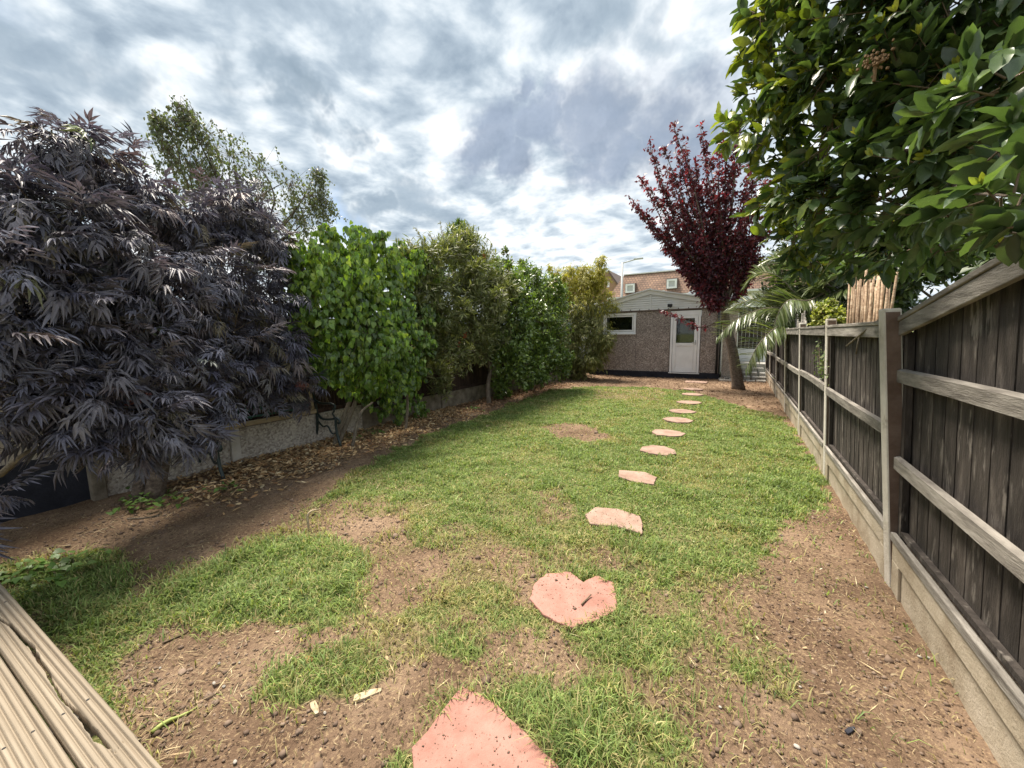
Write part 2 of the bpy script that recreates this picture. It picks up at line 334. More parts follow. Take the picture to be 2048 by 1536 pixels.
# ---------------------------------------------------------------- ground
def gz(x, y):
    x = np.asarray(x, float); y = np.asarray(y, float)
    ins = np.clip((x+5.6)/0.5, 0, 1)*np.clip((1.3-x)/0.4, 0, 1)*np.clip((14.5-y)/0.5, 0, 1)*np.clip((y+1.5)/0.5, 0, 1)
    return ins*((fbm(x, y, 0.9, 3, 3)-0.5)*0.055+(fbm(x, y, 7.0, 9, 4)-0.5)*0.045)
LAWN = gpoly([(-700, 1250), (-300, 1180), (0, 1130), (140, 1112), (250, 1112), (240, 1150), (330, 1150), (430, 1115), (500, 1085), (560, 1060), (640, 1000), (700, 950), (760, 915), (860, 866), (960, 835), (1050, 800), (1105, 780), (1200, 773), (1300, 775), (1395, 786), (1440, 800), (1500, 820), (1560, 830), (1600, 880), (1640, 950), (1660, 1000), (1730, 1090), (1775, 1170), (1860, 1290), (2048, 1560), (2100, 1900), (1000, 2000), (0, 1800), (-700, 1700)])
BARE = [gpoly(p) for p in [
    [(640, 1085), (700, 1055), (790, 1020), (830, 1030), (800, 1065), (740, 1085), (770, 1110), (860, 1095), (900, 1130), (850, 1200), (790, 1225), (740, 1230), (720, 1180), (735, 1130), (660, 1110)],
    [(330, 1250), (450, 1255), (560, 1255), (700, 1245), (740, 1260), (640, 1300), (560, 1330), (510, 1400), (600, 1425), (720, 1420), (800, 1340), (840, 1310), (960, 1315), (985, 1360), (900, 1390), (830, 1536), (800, 1750), (200, 1700), (200, 1400), (230, 1320)],
    [(1545, 1060), (1600, 1030), (1680, 1020), (1740, 1080), (1800, 1200), (1930, 1370), (2060, 1560), (2060, 1900), (1560, 1900), (1560, 1536), (1620, 1400), (1560, 1290), (1490, 1230), (1540, 1150)],
    [(1085, 855), (1130, 845), (1190, 855), (1230, 880), (1180, 885), (1110, 875)],
    [(1080, 1265), (1150, 1270), (1190, 1330), (1120, 1330), (1090, 1300)], [(1010, 1150), (1060, 1140), (1060, 1200), (1020, 1230), (990, 1190)],
    [(250, 1150), (330, 1155), (300, 1200), (240, 1200)]]]
THIN = [gpoly(p) for p in [
    [(1190, 778), (1330, 778), (1330, 800), (1180, 800)], [(1380, 1200), (1560, 1130), (1640, 1400), (1560, 1600), (1330, 1600), (1420, 1420), (1480, 1330)],
    [(640, 1000), (820, 1000), (840, 1090), (640, 1090)], [(1080, 985), (1130, 975), (1160, 1040), (1070, 1050)], [(860, 1100), (1240, 1090), (1240, 1150), (880, 1180)],
    [(700, 1230), (1000, 1230), (1080, 1300), (1000, 1400), (750, 1400)], [(250, 1120), (500, 1090), (480, 1130), (330, 1190)]]]
TUFT = [gpoly(p) for p in [[(310, 1200), (430, 1120), (560, 1075), (720, 1090), (725, 1180), (640, 1235), (480, 1230)], [(480, 1405), (560, 1325), (680, 1285), (760, 1310), (770, 1370), (650, 1420)], [(0, 1130), (230, 1120), (240, 1200), (150, 1290), (60, 1230)],
    [(1000, 1400), (1100, 1380), (1250, 1400), (1300, 1536), (1130, 1536), (1060, 1470)], [(830, 1270), (930, 1250), (970, 1300), (880, 1320)], [(1430, 950), (1660, 960), (1650, 1010), (1480, 990)]]]
def lawn(x, y, jit=0.0):
    """grass density 0..1 over the garden"""
    wx = x+(fbm(x, y, 5, 21)-0.5)*0.34; wy = y+(fbm(x, y, 5, 35)-0.5)*0.34
    if jit: wx = wx+RNG.normal(size=np.shape(x))*jit; wy = wy+RNG.normal(size=np.shape(x))*jit*1.3
    d = inpoly(wx, wy, LAWN).astype(float)
    for p in BARE: d = np.where(inpoly(wx, wy, p), 0.045, d)
    for p in THIN: d = np.where(inpoly(wx, wy, p), d*0.38, d)
    near = np.clip((4.2-y)/2.5, 0, 1)
    d *= 1-near*0.75*np.clip((fbm(x, y, 3.3, 51)-0.47)/0.09, 0, 1)
    for p in TUFT: d = np.where(inpoly(wx, wy, p), np.maximum(d, 0.75), d)
    return d
def axis(lo, hi, step, far):
    a = list(np.arange(lo, hi+1e-6, step)); s = step; l = lo; h = hi; L = []; Hh = []
    while l > -far: s *= 1.6; l -= s; L.append(l); h += s; Hh.append(h)
    return np.array(L[::-1]+a+Hh)
gx = axis(-5.6, 1.3, 0.035, 500); gy = axis(-0.6, 15.0, 0.035, 500)
GX, GY = np.meshgrid(gx, gy); V = np.stack([GX, GY, gz(GX, GY)], -1).reshape(-1, 3)
nx = len(gx); I = (np.arange(len(gy)-1)[:, None]*nx+np.arange(nx-1)[None]).ravel()
gm = npmesh('ground', V, np.stack([I, I+1, I+nx+1, I+nx], -1), smooth=True)
ins = (V[:, 0] > -5.6) & (V[:, 0] < 1.2) & (V[:, 1] > -1) & (V[:, 1] < 15)
dens = np.where(ins, lawn(V[:, 0], V[:, 1]), 1.0)
a = gm.attributes.new('lawn', 'FLOAT', 'POINT'); a.data.foreach_set('value', dens.astype(np.float32))
m = bpy.data.materials.new('soil'); m.use_nodes = True; t = NT(m.node_tree); b = t.n['Principled BSDF']
g = t.new('ShaderNodeTexCoord'); vec = g.outputs['Object']
c = t.ramp(t.noise(vec, 1.7, 9, 0.68), [(0.3, (0.095, 0.058, 0.037)), (0.5, (0.185, 0.122, 0.08)), (0.68, (0.295, 0.205, 0.14))])
c = t.mix(t.math('MULTIPLY', t.smooth(t.noise(vec, 70, 4, 0.6), 0.55, 0.62), 0.6), c, (0.40, 0.29, 0.17))
c = t.mix(t.math('MULTIPLY', t.smooth(t.noise(vec, 45, 4, 0.6), 0.56, 0.63), 0.7), c, (0.055, 0.034, 0.022))
la = t.new('ShaderNodeAttribute', attribute_name='lawn')
tha = t.ramp(t.noise(vec, 30, 6, 0.7), [(0.35, (0.07, 0.10, 0.028)), (0.55, (0.15, 0.19, 0.055)), (0.7, (0.28, 0.25, 0.11))])
c = t.mix(t.math('MULTIPLY', t.smooth(la.outputs['Fac'], 0.1, 0.9), 0.8), c, tha)
t.link(c, b.inputs['Base Color']); b.inputs['Roughness'].default_value = 0.95; b.inputs['Specular IOR Level'].default_value = 0.15
bn = t.new('ShaderNodeBump'); bn.inputs['Strength'].default_value = 0.9; bn.inputs['Distance'].default_value = 0.03
t.link(t.noise(vec, 38, 8, 0.7), bn.inputs['Height']); t.link(bn.outputs[0], b.inputs['Normal'])
tag(link('ground', gm, m), kind='structure')

# ---------------------------------------------------------------- scattering tools
def frames(dirv, nrm):
    x = dirv/np.linalg.norm(dirv, axis=1, keepdims=True)
    z = nrm-x*np.sum(nrm*x, 1, keepdims=True); L = np.linalg.norm(z, axis=1, keepdims=True)
    z = np.where(L > 1e-4, z/np.maximum(L, 1e-6), np.cross(x, np.array([0.3, 0.5, 0.8])))
    z /= np.linalg.norm(z, axis=1, keepdims=True)
    y = np.cross(z, x); return x, y, z
def instance(tv, tf, pos, dirv, nrm, size):
    x, y, z = frames(dirv, nrm); s = size[:, None, None]
    P = pos[:, None]+s*(tv[None, :, 0:1]*x[:, None]+tv[None, :, 1:2]*y[:, None]+tv[None, :, 2:3]*z[:, None])
    k = len(tv); F = tf[None]+(np.arange(len(pos))*k)[:, None, None]
    return P.reshape(-1, 3), F.reshape(-1, tf.shape[1])
def unit(n, up=0.0):
    d = RNG.normal(size=(n, 3)); d /= np.linalg.norm(d, axis=1, keepdims=True); d[:, 2] += up
    return d/np.linalg.norm(d, axis=1, keepdims=True)
def palette(n, cols, wts, var=0.2):
    cols = np.array(cols); i = RNG.choice(len(cols), n, p=np.array(wts)/np.sum(wts)); j = RNG.choice(len(cols), n, p=np.array(wts)/np.sum(wts))
    k = RNG.random((n, 1))*0.4; c = cols[i]*(1-k)+cols[j]*k
    return c*(1+RNG.normal(size=(n, 1))*var).clip(0.45, 1.8)
# leaf shapes: x along the leaf, y across, z its upper side
def oval(wd, bend=-0.15, fold=0.06):
    v = [(0, 0, 0), (0.3, wd*0.42, fold*0.7), (0.3, -wd*0.42, fold*0.7), (0.35, 0, 0.01), (0.68, wd*0.40, fold*0.5+bend*0.4), (0.68, -wd*0.40, fold*0.5+bend*0.4), (0.7, 0, bend*0.4), (1, 0, bend)]
    f = [(0, 2, 3), (0, 3, 1), (3, 2, 5), (3, 5, 6), (3, 6, 4), (3, 4, 1), (6, 5, 7), (6, 7, 4)]
    return np.array(v), np.array(f)
def oval4(wd, bend=-0.15, fold=0.06):
    v = [(0, 0, 0), (0.46, wd*0.5, fold+bend*0.25), (0.46, -wd*0.5, fold+bend*0.25), (0.5, 0, bend*0.25), (1, 0, bend)]
    return np.array(v), np.array([(0, 2, 3), (0, 3, 1), (3, 2, 4), (3, 4, 1)])
def lance(wd, bend=-0.12, fold=0.03):
    v = [(0, 0, 0), (0.42, wd*0.5, fold+bend*0.3), (0.42, -wd*0.5, fold+bend*0.3), (1, 0, bend)]
    return np.array(v), np.array([(0, 2, 3), (0, 3, 1)])
def heart(bend=-0.18):
    v = [(0, 0, 0), (-0.08, 0.28, 0.03), (0.22, 0.43, 0.03), (0.6, 0.26, bend*0.4), (1, 0, bend), (0.6, -0.26, bend*0.4), (0.22, -0.43, 0.03), (-0.08, -0.28, 0.03), (0.45, 0, -0.03)]
    f = [(0, 8, 1), (1, 8, 2), (2, 8, 3), (3, 8, 4), (4, 8, 5), (5, 8, 6), (6, 8, 7), (7, 8, 0)]
    return np.array(v), np.array(f)[:, ::-1]
def bayleaf(wd=0.42, bend=-0.2, wave=0.03, curl=0.10):
    ts = [0, 0.12, 0.3, 0.5, 0.7, 0.87, 1.0]; wds = [0.06, 0.55, 0.9, 1.0, 0.86, 0.5, 0.02]; v = []; f = []
    for i, (t_, q) in enumerate(zip(ts, wds)):
        zc = bend*t_*t_
        for j, s_ in enumerate((-1, 0, 1)):
            v.append((t_, s_*wd*0.5*q, zc+(curl*q*abs(s_) if s_ else 0)+(wave*(1 if i % 2 else -1)*s_*s_*q)))
    for i in range(len(ts)-1):
        for j in range(2):
            a_ = i*3+j; f += [(a_, a_+3, a_+4), (a_, a_+4, a_+1)]
    return np.array(v), np.array(f)
def elderleaf(seed):
    """pinnate leaf cut into narrow, toothed leaflets"""
    r = random.Random(seed); V_ = []; F_ = []; drp = r.uniform(0.1, 0.75)
    def leaflet(p, ang, L, wd):
        dx, dy = math.cos(ang), math.sin(ang); px_, py_ = -dy, dx; b_ = len(V_); dz = -drp*L-0.08*r.random()
        for t_, s_, q in ((0, 0, 0), (0.30, 1, 0.9), (0.30, -1, 0.9), (0.34, 0, 0), (0.66, 1, 0.62), (0.66, -1, 0.62), (1, 0, 0)):
            V_.append((p[0]+dx*L*t_+px_*wd*s_*q, p[1]+dy*L*t_+py_*wd*s_*q, p[2]+dz*t_*t_*1.4+0.02*abs(s_)))
        F_.extend([(b_+i, b_+j, b_+k) for i, j, k in ((0, 2, 3), (0, 3, 1), (3, 2, 5), (3, 5, 6), (3, 6, 4), (3, 4, 1))])
    for k, x_ in enumerate((0.30, 0.48, 0.66)):
        z_ = -0.25*x_*x_
        for s_ in (-1, 1):
            an = s_*(1.0-0.16*k)+r.uniform(-.3, .3); L = (0.40, 0.42, 0.34)[k]*r.uniform(.6, 1.25)
            leaflet((x_, 0, z_), an, L, 0.042)
            if k < 2:
                q = (x_+math.cos(an)*L*0.35, math.sin(an)*L*0.35, z_-0.02)
                leaflet(q, an-s_*0.55, L*0.5, 0.032); leaflet(q, an+s_*0.5, L*0.42, 0.03)
    leaflet((0.72, 0, -0.14), r.uniform(-.1, .1), 0.42, 0.052); leaflet((0.76, 0, -0.15), 0.5, 0.3, 0.034); leaflet((0.76, 0, -0.15), -0.5, 0.3, 0.034)
    b_ = len(V_); V_.extend([(0, 0.008, 0), (0, -0.008, 0), (0.75, 0.005, -0.14), (0.75, -0.005, -0.14)]); F_.extend([(b_, b_+1, b_+3), (b_, b_+3, b_+2)])
    return np.array(V_), np.array(F_)
def B(px, py, rpx, axis_, val, sx=1.0, sy_=1.0, sz=1.0):
    """a clump of foliage: pixel, radius in pixels, and the plane its place lies in"""
    c = at(px, py, axis_, val); r = rpx*depth(c)/FPX
    return (c, np.array([r*sx, r*sy_, r*sz]))
def clumps(blobs, ntw, lpt, t0=0.45, up=0.15, rough=0.25, spread=0.9, along=0.5, droop=0.25, nup=0.7):
    """twigs grow outward through each clump; leaves sit along their outer part"""
    vol = np.array([(b[1].prod())**(2/3) for b in blobs]); cnt = np.maximum(3, (ntw*vol/vol.sum()).astype(int))
    P, Dv, N, S0, S1 = [], [], [], [], []
    for (c, r), n in zip(blobs, cnt):
        d = unit(n, up); ln = (0.72+rough*RNG.normal(size=(n, 1))).clip(0.25, 1.25)
        e = c+d*r*ln; s = c+d*r*0.12+RNG.normal(size=(n, 3))*r*0.12
        S0.append(s); S1.append(e)
        ax = e-s; axn = ax/np.maximum(np.linalg.norm(ax, axis=1, keepdims=True), 1e-6)
        for k in range(lpt):
            t_ = t0+(1-t0)*(k+RNG.random((n, 1)))/lpt
            q = RNG.normal(size=(n, 3)); q -= axn*np.sum(q*axn, 1, keepdims=True); q /= np.maximum(np.linalg.norm(q, axis=1, keepdims=True), 1e-6)
            dv = axn*along+q*spread; dv[:, 2] -= droop
            P.append(s+ax*t_); Dv.append(dv); nn = d*0.5+RNG.normal(size=(n, 3))*0.3; nn[:, 2] += nup; N.append(nn)
    return np.concatenate(P), np.concatenate(Dv), np.concatenate(N), np.concatenate(S0), np.concatenate(S1)
def twigs_mesh(name, s, e, r, parent, mat_, every=1):
    s = s[::every]; e = e[::every]; n = len(s); ax = e-s; ax /= np.maximum(np.linalg.norm(ax, axis=1, keepdims=True), 1e-6)
    x, y, z = frames(ax, np.tile([0.2, 0.3, 0.9], (n, 1)))
    ring = np.stack([y, -0.5*y+0.866*z, -0.5*y-0.866*z], 1)
    V_ = np.concatenate([s[:, None]+ring*r, e[:, None]+ring*r*0.4], 1).reshape(-1, 3)
    f = np.array([(0, 1, 4), (0, 4, 3), (1, 2, 5), (1, 5, 4), (2, 0, 3), (2, 3, 5)]); F_ = (f[None]+(np.arange(n)*6)[:, None, None]).reshape(-1, 3)
    return tag(link(name, npmesh(name, V_, F_), mat_, parent), kind='stuff')
def plant(root, tmpl, leaves, size, cols, material, crown='crown', big=0, leafname='leaf', smooth=False):
    """leaves as one crown mesh; the `big` ones that show largest become leaf objects of their own"""
    pos, dv, nr = leaves; n = len(pos); size = np.broadcast_to(size, (n,)).copy()
    keep = np.ones(n, bool); T = tmpl if isinstance(tmpl, list) else [tmpl]
    if big:
        dep = np.linalg.norm(pos-np.array([0, 0, EYE]), axis=1); rel = pos-np.array([0, 0, EYE])
        fw = np.array([-sy*cp, cy*cp, -sp]); z_ = rel@fw; rx = rel@np.array(r1); uy = rel@np.array(u1)
        vis = (z_ > 0.2) & (np.abs(rx/np.maximum(z_, .01)) < 1.34) & (np.abs(uy/np.maximum(z_, .01)) < 1.01)
        c0 = pos.mean(0); out = np.sum((pos-c0)*(-rel/dep[:, None]), 1)          # on the side turned to the viewer
        sc = np.where(vis, size/dep, 0)*(1+0.35*out/np.abs(out).max())
        idx = np.argsort(-sc)[:big]; idx = idx[sc[idx] > 0]; keep[idx] = False
        nv = 10; cs = cols[idx]; order = np.argsort(cs.sum(1)); groups = np.array_split(order, nv)
        x, y, z = frames(dv[idx], nr[idx]); inv_ = Matrix.Translation(-root.location)
        for gi, grp in enumerate(groups):
            tv, tf = T[gi % len(T)]
            me = npmesh(leafname, tv, tf, np.tile(cs[grp].mean(0), (len(tv), 1)), smooth); me.materials.append(material)
            for q in grp:
                i = idx[q]; s_ = float(size[i]); o = bpy.data.objects.new(leafname, me); COL.objects.link(o); o.parent = root
                o.matrix_parent_inverse = inv_
                o.matrix_basis = Matrix(((x[q, 0]*s_, y[q, 0]*s_, z[q, 0]*s_, pos[i, 0]), (x[q, 1]*s_, y[q, 1]*s_, z[q, 1]*s_, pos[i, 1]), (x[q, 2]*s_, y[q, 2]*s_, z[q, 2]*s_, pos[i, 2]), (0, 0, 0, 1)))
    ids = np.where(keep)[0]; Vs, Fs, Cs, base = [], [], [], 0
    for k, (tv, tf) in enumerate(T):
        s_ = ids[k::len(T)]
        if not len(s_): continue
        v, f = instance(tv, tf, pos[s_], dv[s_], nr[s_], size[s_]); Vs.append(v); Fs.append(f+base); base += len(v); Cs.append(np.repeat(cols[s_], len(tv), 0))
    o = link(crown, npmesh(crown, np.concatenate(Vs), np.concatenate(Fs), np.concatenate(Cs), smooth), material, root)
    return tag(o, kind='stuff')
def limbs(root, name, base, blobs, r0_, mat_, fork=None, sides=7, wob=0.08):
    """tapered limbs from the base (or fork) to the middle of each clump"""
    mb = MB(); base = np.asarray(base, float); fork = base if fork is None else np.asarray(fork, float)
    if not np.allclose(base, fork):
        pts = bez([base, base*0.6+fork*0.4+RNG.normal(size=3)*wob*0.5*np.array([1, 1, 0.2]), fork], 9)
        mb.tube(pts, [r0_*(1.25 if i == 0 else 1-0.035*i) for i in range(9)], 9)
    for c, r in blobs:
        e = np.asarray(c)+np.array([0, 0, 0.2*r[2]]); mid = fork*0.5+e*0.5+RNG.normal(size=3)*wob*np.linalg.norm(e-fork)
        mid[2] -= 0.06*np.linalg.norm((e-fork)[:2])
        pts = bez([fork, mid, e], 9); k = r0_*0.5
        mb.tube(pts, [k*(1-0.1*i) for i in range(9)], sides)
    return mb.build(name, mat_, root, smooth=True)
def bumps(blobs, k, f=0.42, up=0.3):
    """smaller clumps standing out of the big ones, so that the outline is uneven"""
    out = list(blobs)
    for c, r in blobs:
        for d in unit(k, up): out.append((c+d*r*RNG.uniform(.75, 1.05), r*f*RNG.uniform(.7, 1.2)))
    return out
def pick(blobs, n): return [blobs[i] for i in RNG.permutation(len(blobs))[:n]]
# ---------------------------------------------------------------- right fence
def shear(x, y, z): return (x-0.055*z, y, z)
fr = thing('garden_fence', (0.9, 7, 0), 'dark weathered vertical-board fence with pale concrete posts along the right of the lawn', 'fence')
PY = [0.98, 2.95, 4.92, 6.85, 8.82, 10.75, 12.7, 14.6]
for i, y in enumerate(PY):
    mb = MB(); hgt = 1.62 if i else 1.95; k = 0.04 if i == 1 else 0.0
    def lean(x, yy, z): return (x-(0.055+k)*z+0.01, yy, z)
    # slotted concrete post: face toward the garden, slot flanks narrower
    mb.box(0.835, 0.91, y-0.05, y+0.05, -0.3, hgt, lean)
    o = mb.build('post', M['post'], fr, bevel=0.008)
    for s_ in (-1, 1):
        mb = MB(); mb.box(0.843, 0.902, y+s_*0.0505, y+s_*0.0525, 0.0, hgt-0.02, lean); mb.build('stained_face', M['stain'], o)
for i in range(len(PY)-1):
    y0, y1 = PY[i]+0.054, PY[i+1]-0.054
    # concrete gravel board with a recessed face
    gb = MB(); gb.box(0.862, 0.90, y0, y1, -0.1, 0.30, shear)
    gb.box(0.848, 0.862, y0, y1, 0.19, 0.30, shear); gb.box(0.848, 0.862, y0, y0+0.11, -0.1, 0.19, shear); gb.box(0.848, 0.862, y1-0.11, y1, -0.1, 0.19, shear)
    gb.build('gravel_board', M['gravelboard'], fr, bevel=0.004)
    top = (lambda y: 1.535+max(0, (2.95-y))*0.185) if i == 0 else (lambda y: 1.53)
    # frame: battens on both ends make the panel, boards and rails are its pieces
    pm = MB()
    for a_, b_ in ((y0+0.004, y0+0.05), (y1-0.05, y1-0.004)): pm.box(0.868, 0.896, a_, b_, 0.31, top((a_+b_)/2)-0.06, shear)
    pm.box(0.868, 0.896, y0+0.05, y1-0.05, 0.354, 0.38, shear)
    pan = pm.build('panel', M['fence'], fr)
    y = y0; k = 0
    while y < y1-0.02:
        wd = min(0.125*random.uniform(0.9, 1.1), y1-y); mb = MB(); t_ = random.uniform(0, 0.0015); zt = top(y+wd/2)-0.02; dz = random.uniform(0, 0.012)
        mb.add([shear(*p) for p in [(0.898+t_, y, 0.305), (0.912+t_, y, 0.305), (0.908+t_, y+wd-0.0012, 0.305), (0.898+t_+0.003, y+wd-0.0012, 0.305),
                                    (0.898+t_, y, top(y)-0.02-dz), (0.912+t_, y, top(y)-0.02-dz), (0.908+t_, y+wd-0.0012, top(y+wd)-0.02-dz), (0.901+t_, y+wd-0.0012, top(y+wd)-0.02-dz)]],
               [(3, 2, 1, 0), (4, 5, 6, 7), (0, 1, 5, 4), (1, 2, 6, 5), (2, 3, 7, 6), (3, 0, 4, 7)])
        mb.build('board', M['fence'], pan); y += wd
    zs = (1.25, 0.76) if i == 0 else (0.91+random.uniform(-.015, .02),)
    for z in zs:
        mb = MB(); sag = random.uniform(-0.012, 0.012)
        pts = [(y0+(y1-y0)*q/6, z+sag*math.sin(math.pi*q/6)) for q in range(7)]
        for (ya, za), (yb, zb) in zip(pts[:-1], pts[1:]):
            mb.add([shear(*p) for p in [(0.842, ya, za-0.035), (0.866, ya, za-0.035), (0.866, ya, za+0.04), (0.842, ya, za+0.03), (0.842, yb, zb-0.035), (0.866, yb, zb-0.035), (0.866, yb, zb+0.04), (0.842, yb, zb+0.03)]],
                   [(0, 1, 5, 4), (1, 2, 6, 5), (2, 3, 7, 6), (3, 0, 4, 7)]+([(3, 2, 1, 0)] if ya == y0 else [])+([(4, 5, 6, 7)] if yb == pts[-1][0] else []))
        mb.build('rail', M['rail'], pan)
    mb = MB(); mb.box(0.838, 0.864, y0, y1, 0.303, 0.352, shear); mb.build('rail', M['rail'], pan, bevel=0.006)
    mb = MB()
    for x0, x1, lo, hi in ((0.842, 0.866, -0.075, 0.0), (0.836, 0.925, 0.003, 0.028)):
        vs = [shear(x, y, top(y)+z) for z in (lo, hi) for y in (y0, y1) for x in (x0, x1)]
        mb.add(vs, [(0, 2, 3, 1), (4, 5, 7, 6), (0, 1, 5, 4), (2, 6, 7, 3), (0, 4, 6, 2), (1, 3, 7, 5)])
    mb.build('top_rail', M['rail'], pan, bevel=0.004)

# ---------------------------------------------------------------- left fence
LX = -5.22
fl = thing('garden_fence', (LX, 7, 0), 'dark brown timber fence with concrete posts half buried in shrubs on the left', 'fence')
LY = [1.05, 2.22, 4.12, 6.05, 8.0, 9.95, 11.9, 13.85]
for y in LY:
    mb = MB(); mb.box(LX-0.05, LX+0.055, y-0.05, y+0.05, -0.3, 1.86); mb.build('post', M['lpost'] if y > 3 or y < 2 else M['post'], fl, bevel=0.008)
for i in range(len(LY)-1):
    y0, y1 = LY[i]+0.052, LY[i+1]-0.052; near = i < 2
    mb = MB(); mb.box(LX-0.03, LX+0.02, y0, y1, -0.2, 0.42 if near else 0.34); mb.build('gravel_board', M['dash_pale'] if near else M['lpost'], fl, bevel=0.006)
    z0 = 0.425 if near else 0.345
    pm = MB(); pm.box(LX-0.02, LX+0.015, y0+0.003, y0+0.045, z0, 1.78); pm.box(LX-0.02, LX+0.015, y1-0.045, y1-0.003, z0, 1.78)
    pm.box(LX-0.02, LX+0.015, y0+0.045, y1-0.045, 1.4, 1.43)
    pan = pm.build('panel', M['lfence'], fl)
    y = y0
    while y < y1-0.02:
        wd = min(0.12*random.uniform(0.92, 1.08), y1-y); t_ = random.uniform(0, 0.005)
        mb = MB(); mb.box(LX-0.036-t_, LX-0.022-t_, y, y+wd-0.005, z0+0.003, 1.79+random.uniform(-.006, .006)); mb.build('board', M['lfence'], pan); y += wd
    for z in (z0+0.03, 1.1, 1.74):
        mb = MB(); mb.box(LX-0.018, LX+0.024, y0+0.047, y1-0.047, z-0.03, z+0.03); mb.build('rail', M['lfence'], pan, bevel=0.004)

# ---------------------------------------------------------------- outbuilding at the far left
ob = thing('outbuilding', (-5.9, -1.2, 0), 'beige rendered outbuilding with black base behind the purple shrub at far left', 'building')
mb = MB(); mb.box(-8.6, -5.32, -4.0, 1.5, 0.47, 2.35); mb.build('wall', M['beige'], ob)
mb = MB(); mb.box(-8.56, -5.28, -3.97, 1.47, -0.1, 0.468); mb.build('plinth', M['plinth'], ob)
rf = MB(); rf.add([(-8.8, -4.2, 2.36), (-5.12, -4.2, 2.36), (-5.12, 1.02, 2.36), (-8.8, 1.08, 2.36), (-8.8, -4.2, 2.9), (-5.12, -4.2, 2.48), (-5.12, 1.08, 2.48), (-8.8, 1.08, 2.9)],
                  [(3, 2, 1, 0), (4, 5, 6, 7), (0, 1, 5, 4), (1, 2, 6, 5), (2, 3, 7, 6), (3, 0, 4, 7)]); rf.build('roof', M['roofedge'], ob)

# ---------------------------------------------------------------- garage
GYF = 14.0
ga = thing('garage', (-2.6, 16, 0), 'pebbledash garage with low white gable and half-glazed door at the end of the lawn', 'garage')
def wallbox(x0, x1, z0, z1, name='wall_panel', mat_=None):
    mb = MB(); mb.box(x0, x1, GYF, GYF+0.12, z0, z1); return mb.build(name, mat_ or M['dash'], ga, bevel=0.006)
wallbox(-4.75, -4.29, 0.2, 2.27); wallbox(-4.284, -3.09, 0.2, 1.50); wallbox(-4.284, -3.09, 2.245, 2.27); wallbox(-3.084, -1.975, 0.2, 2.27); wallbox(-1.03, -0.49, 0.2, 2.27)
mb = MB(); mb.box(-1.97, -1.035, GYF, GYF+0.12, 2.245, 2.27); mb.build('lintel', M['roofedge'], ga)
mb = MB(); mb.box(-4.77, -0.44, GYF-0.03, GYF+0.15, -0.1, 0.197); mb.build('plinth', M['plinth'], ga, bevel=0.01)
for x0, x1 in ((-4.75, -4.63), (-0.61, -0.49)):
    mb = MB(); mb.box(x0, x1, GYF+0.122, 19.4, -0.1, 2.27); mb.build('side_wall', M['dash_pale'], ga)
mb = MB(); mb.box(-4.62, -0.62, 19.28, 19.4, -0.1, 2.27); mb.build('rear_wall', M['dash'], ga)
mb = MB(); mb.box(-4.62, -0.62, GYF+0.16, 19.27, 0.0, 0.15); mb.build('floor_slab', M['flag'], ga)
# gable of shiplap boards, a post in the middle, barge boards over it
ax_, az_ = -2.62, 2.83; xl, xr, zb = -4.82, -0.40, 2.335
mb = MB(); mb.box(xl, xr+0.3, GYF-0.05, GYF+0.12, 2.272, 2.305); mb.build('fascia_beam', M['roofedge'], ga)
z = 2.308
def edge(z): 
    t_ = (z-zb)/(az_-zb); return (xl+(ax_-xl)*max(t_, 0), xr+(ax_-xr)*max(t_, 0))
while z < az_-0.03:
    z1 = min(z+0.075, az_-0.012)
    for s_ in (0, 1):
        (a0, b0), (a1, b1) = edge(z), edge(z1)
        xs = ((a0, ax_-0.03, a1) if s_ == 0 else (ax_+0.03, b0, b1))
        if s_ == 0: q = [(a0, z), (ax_-0.03, z), (ax_-0.03, z1-0.006), (min(a1, ax_-0.031), z1-0.006)]
        else: q = [(ax_+0.03, z), (b0, z), (max(b1, ax_+0.031), z1-0.006), (ax_+0.03, z1-0.006)]
        if q[1][0]-q[0][0] < 0.05: continue
        vs = [(x, GYF-0.055, zz_) for x, zz_ in q[:2]]+[(x, GYF-0.04, zz_) for x, zz_ in q[2:]]+[(x, GYF+0.02, zz_) for x, zz_ in q]
        mb = MB(); mb.add(vs, [(0, 1, 2, 3), (7, 6, 5, 4), (0, 4, 5, 1), (1, 5, 6, 2), (2, 6, 7, 3), (3, 7, 4, 0)]); mb.build('gable_board', M['clad'], ga)
    z += 0.075
mb = MB(); mb.box(ax_-0.028, ax_+0.028, GYF-0.065, GYF+0.02, 2.308, az_-0.02); mb.build('gable_post', M['clad'], ga)
for (x0, z0_), (x1, z1_) in (((xl-0.12, zb-0.02), (ax_, az_)), ((ax_, az_), (xr+0.12, zb-0.02))):
    mb = MB(); vs = [(x0, GYF-0.085, z0_), (x1, GYF-0.085, z1_), (x1, GYF-0.085, z1_+0.15), (x0, GYF-0.085, z0_+0.13)]; vs += [(x, GYF-0.058, zz_) for x, _, zz_ in vs]
    mb.add(vs, [(0, 1, 2, 3), (7, 6, 5, 4), (0, 4, 5, 1), (1, 5, 6, 2), (2, 6, 7, 3), (3, 7, 4, 0)]); mb.build('barge_board', M['clad'], ga)
    mb = MB(); vs = [(x0, GYF-0.13, z0_+0.135), (x1, GYF-0.13, z1_+0.155), (x1, 19.5, z1_+0.155), (x0, 19.5, z0_+0.135)]; vs += [(a_, b_, c_+0.04) for a_, b_, c_ in vs]
    mb.add(vs, [(3, 2, 1, 0), (4, 5, 6, 7), (0, 1, 5, 4), (1, 2, 6, 5), (2, 3, 7, 6), (3, 0, 4, 7)]); mb.build('roof_sheet', M['white'], ga)
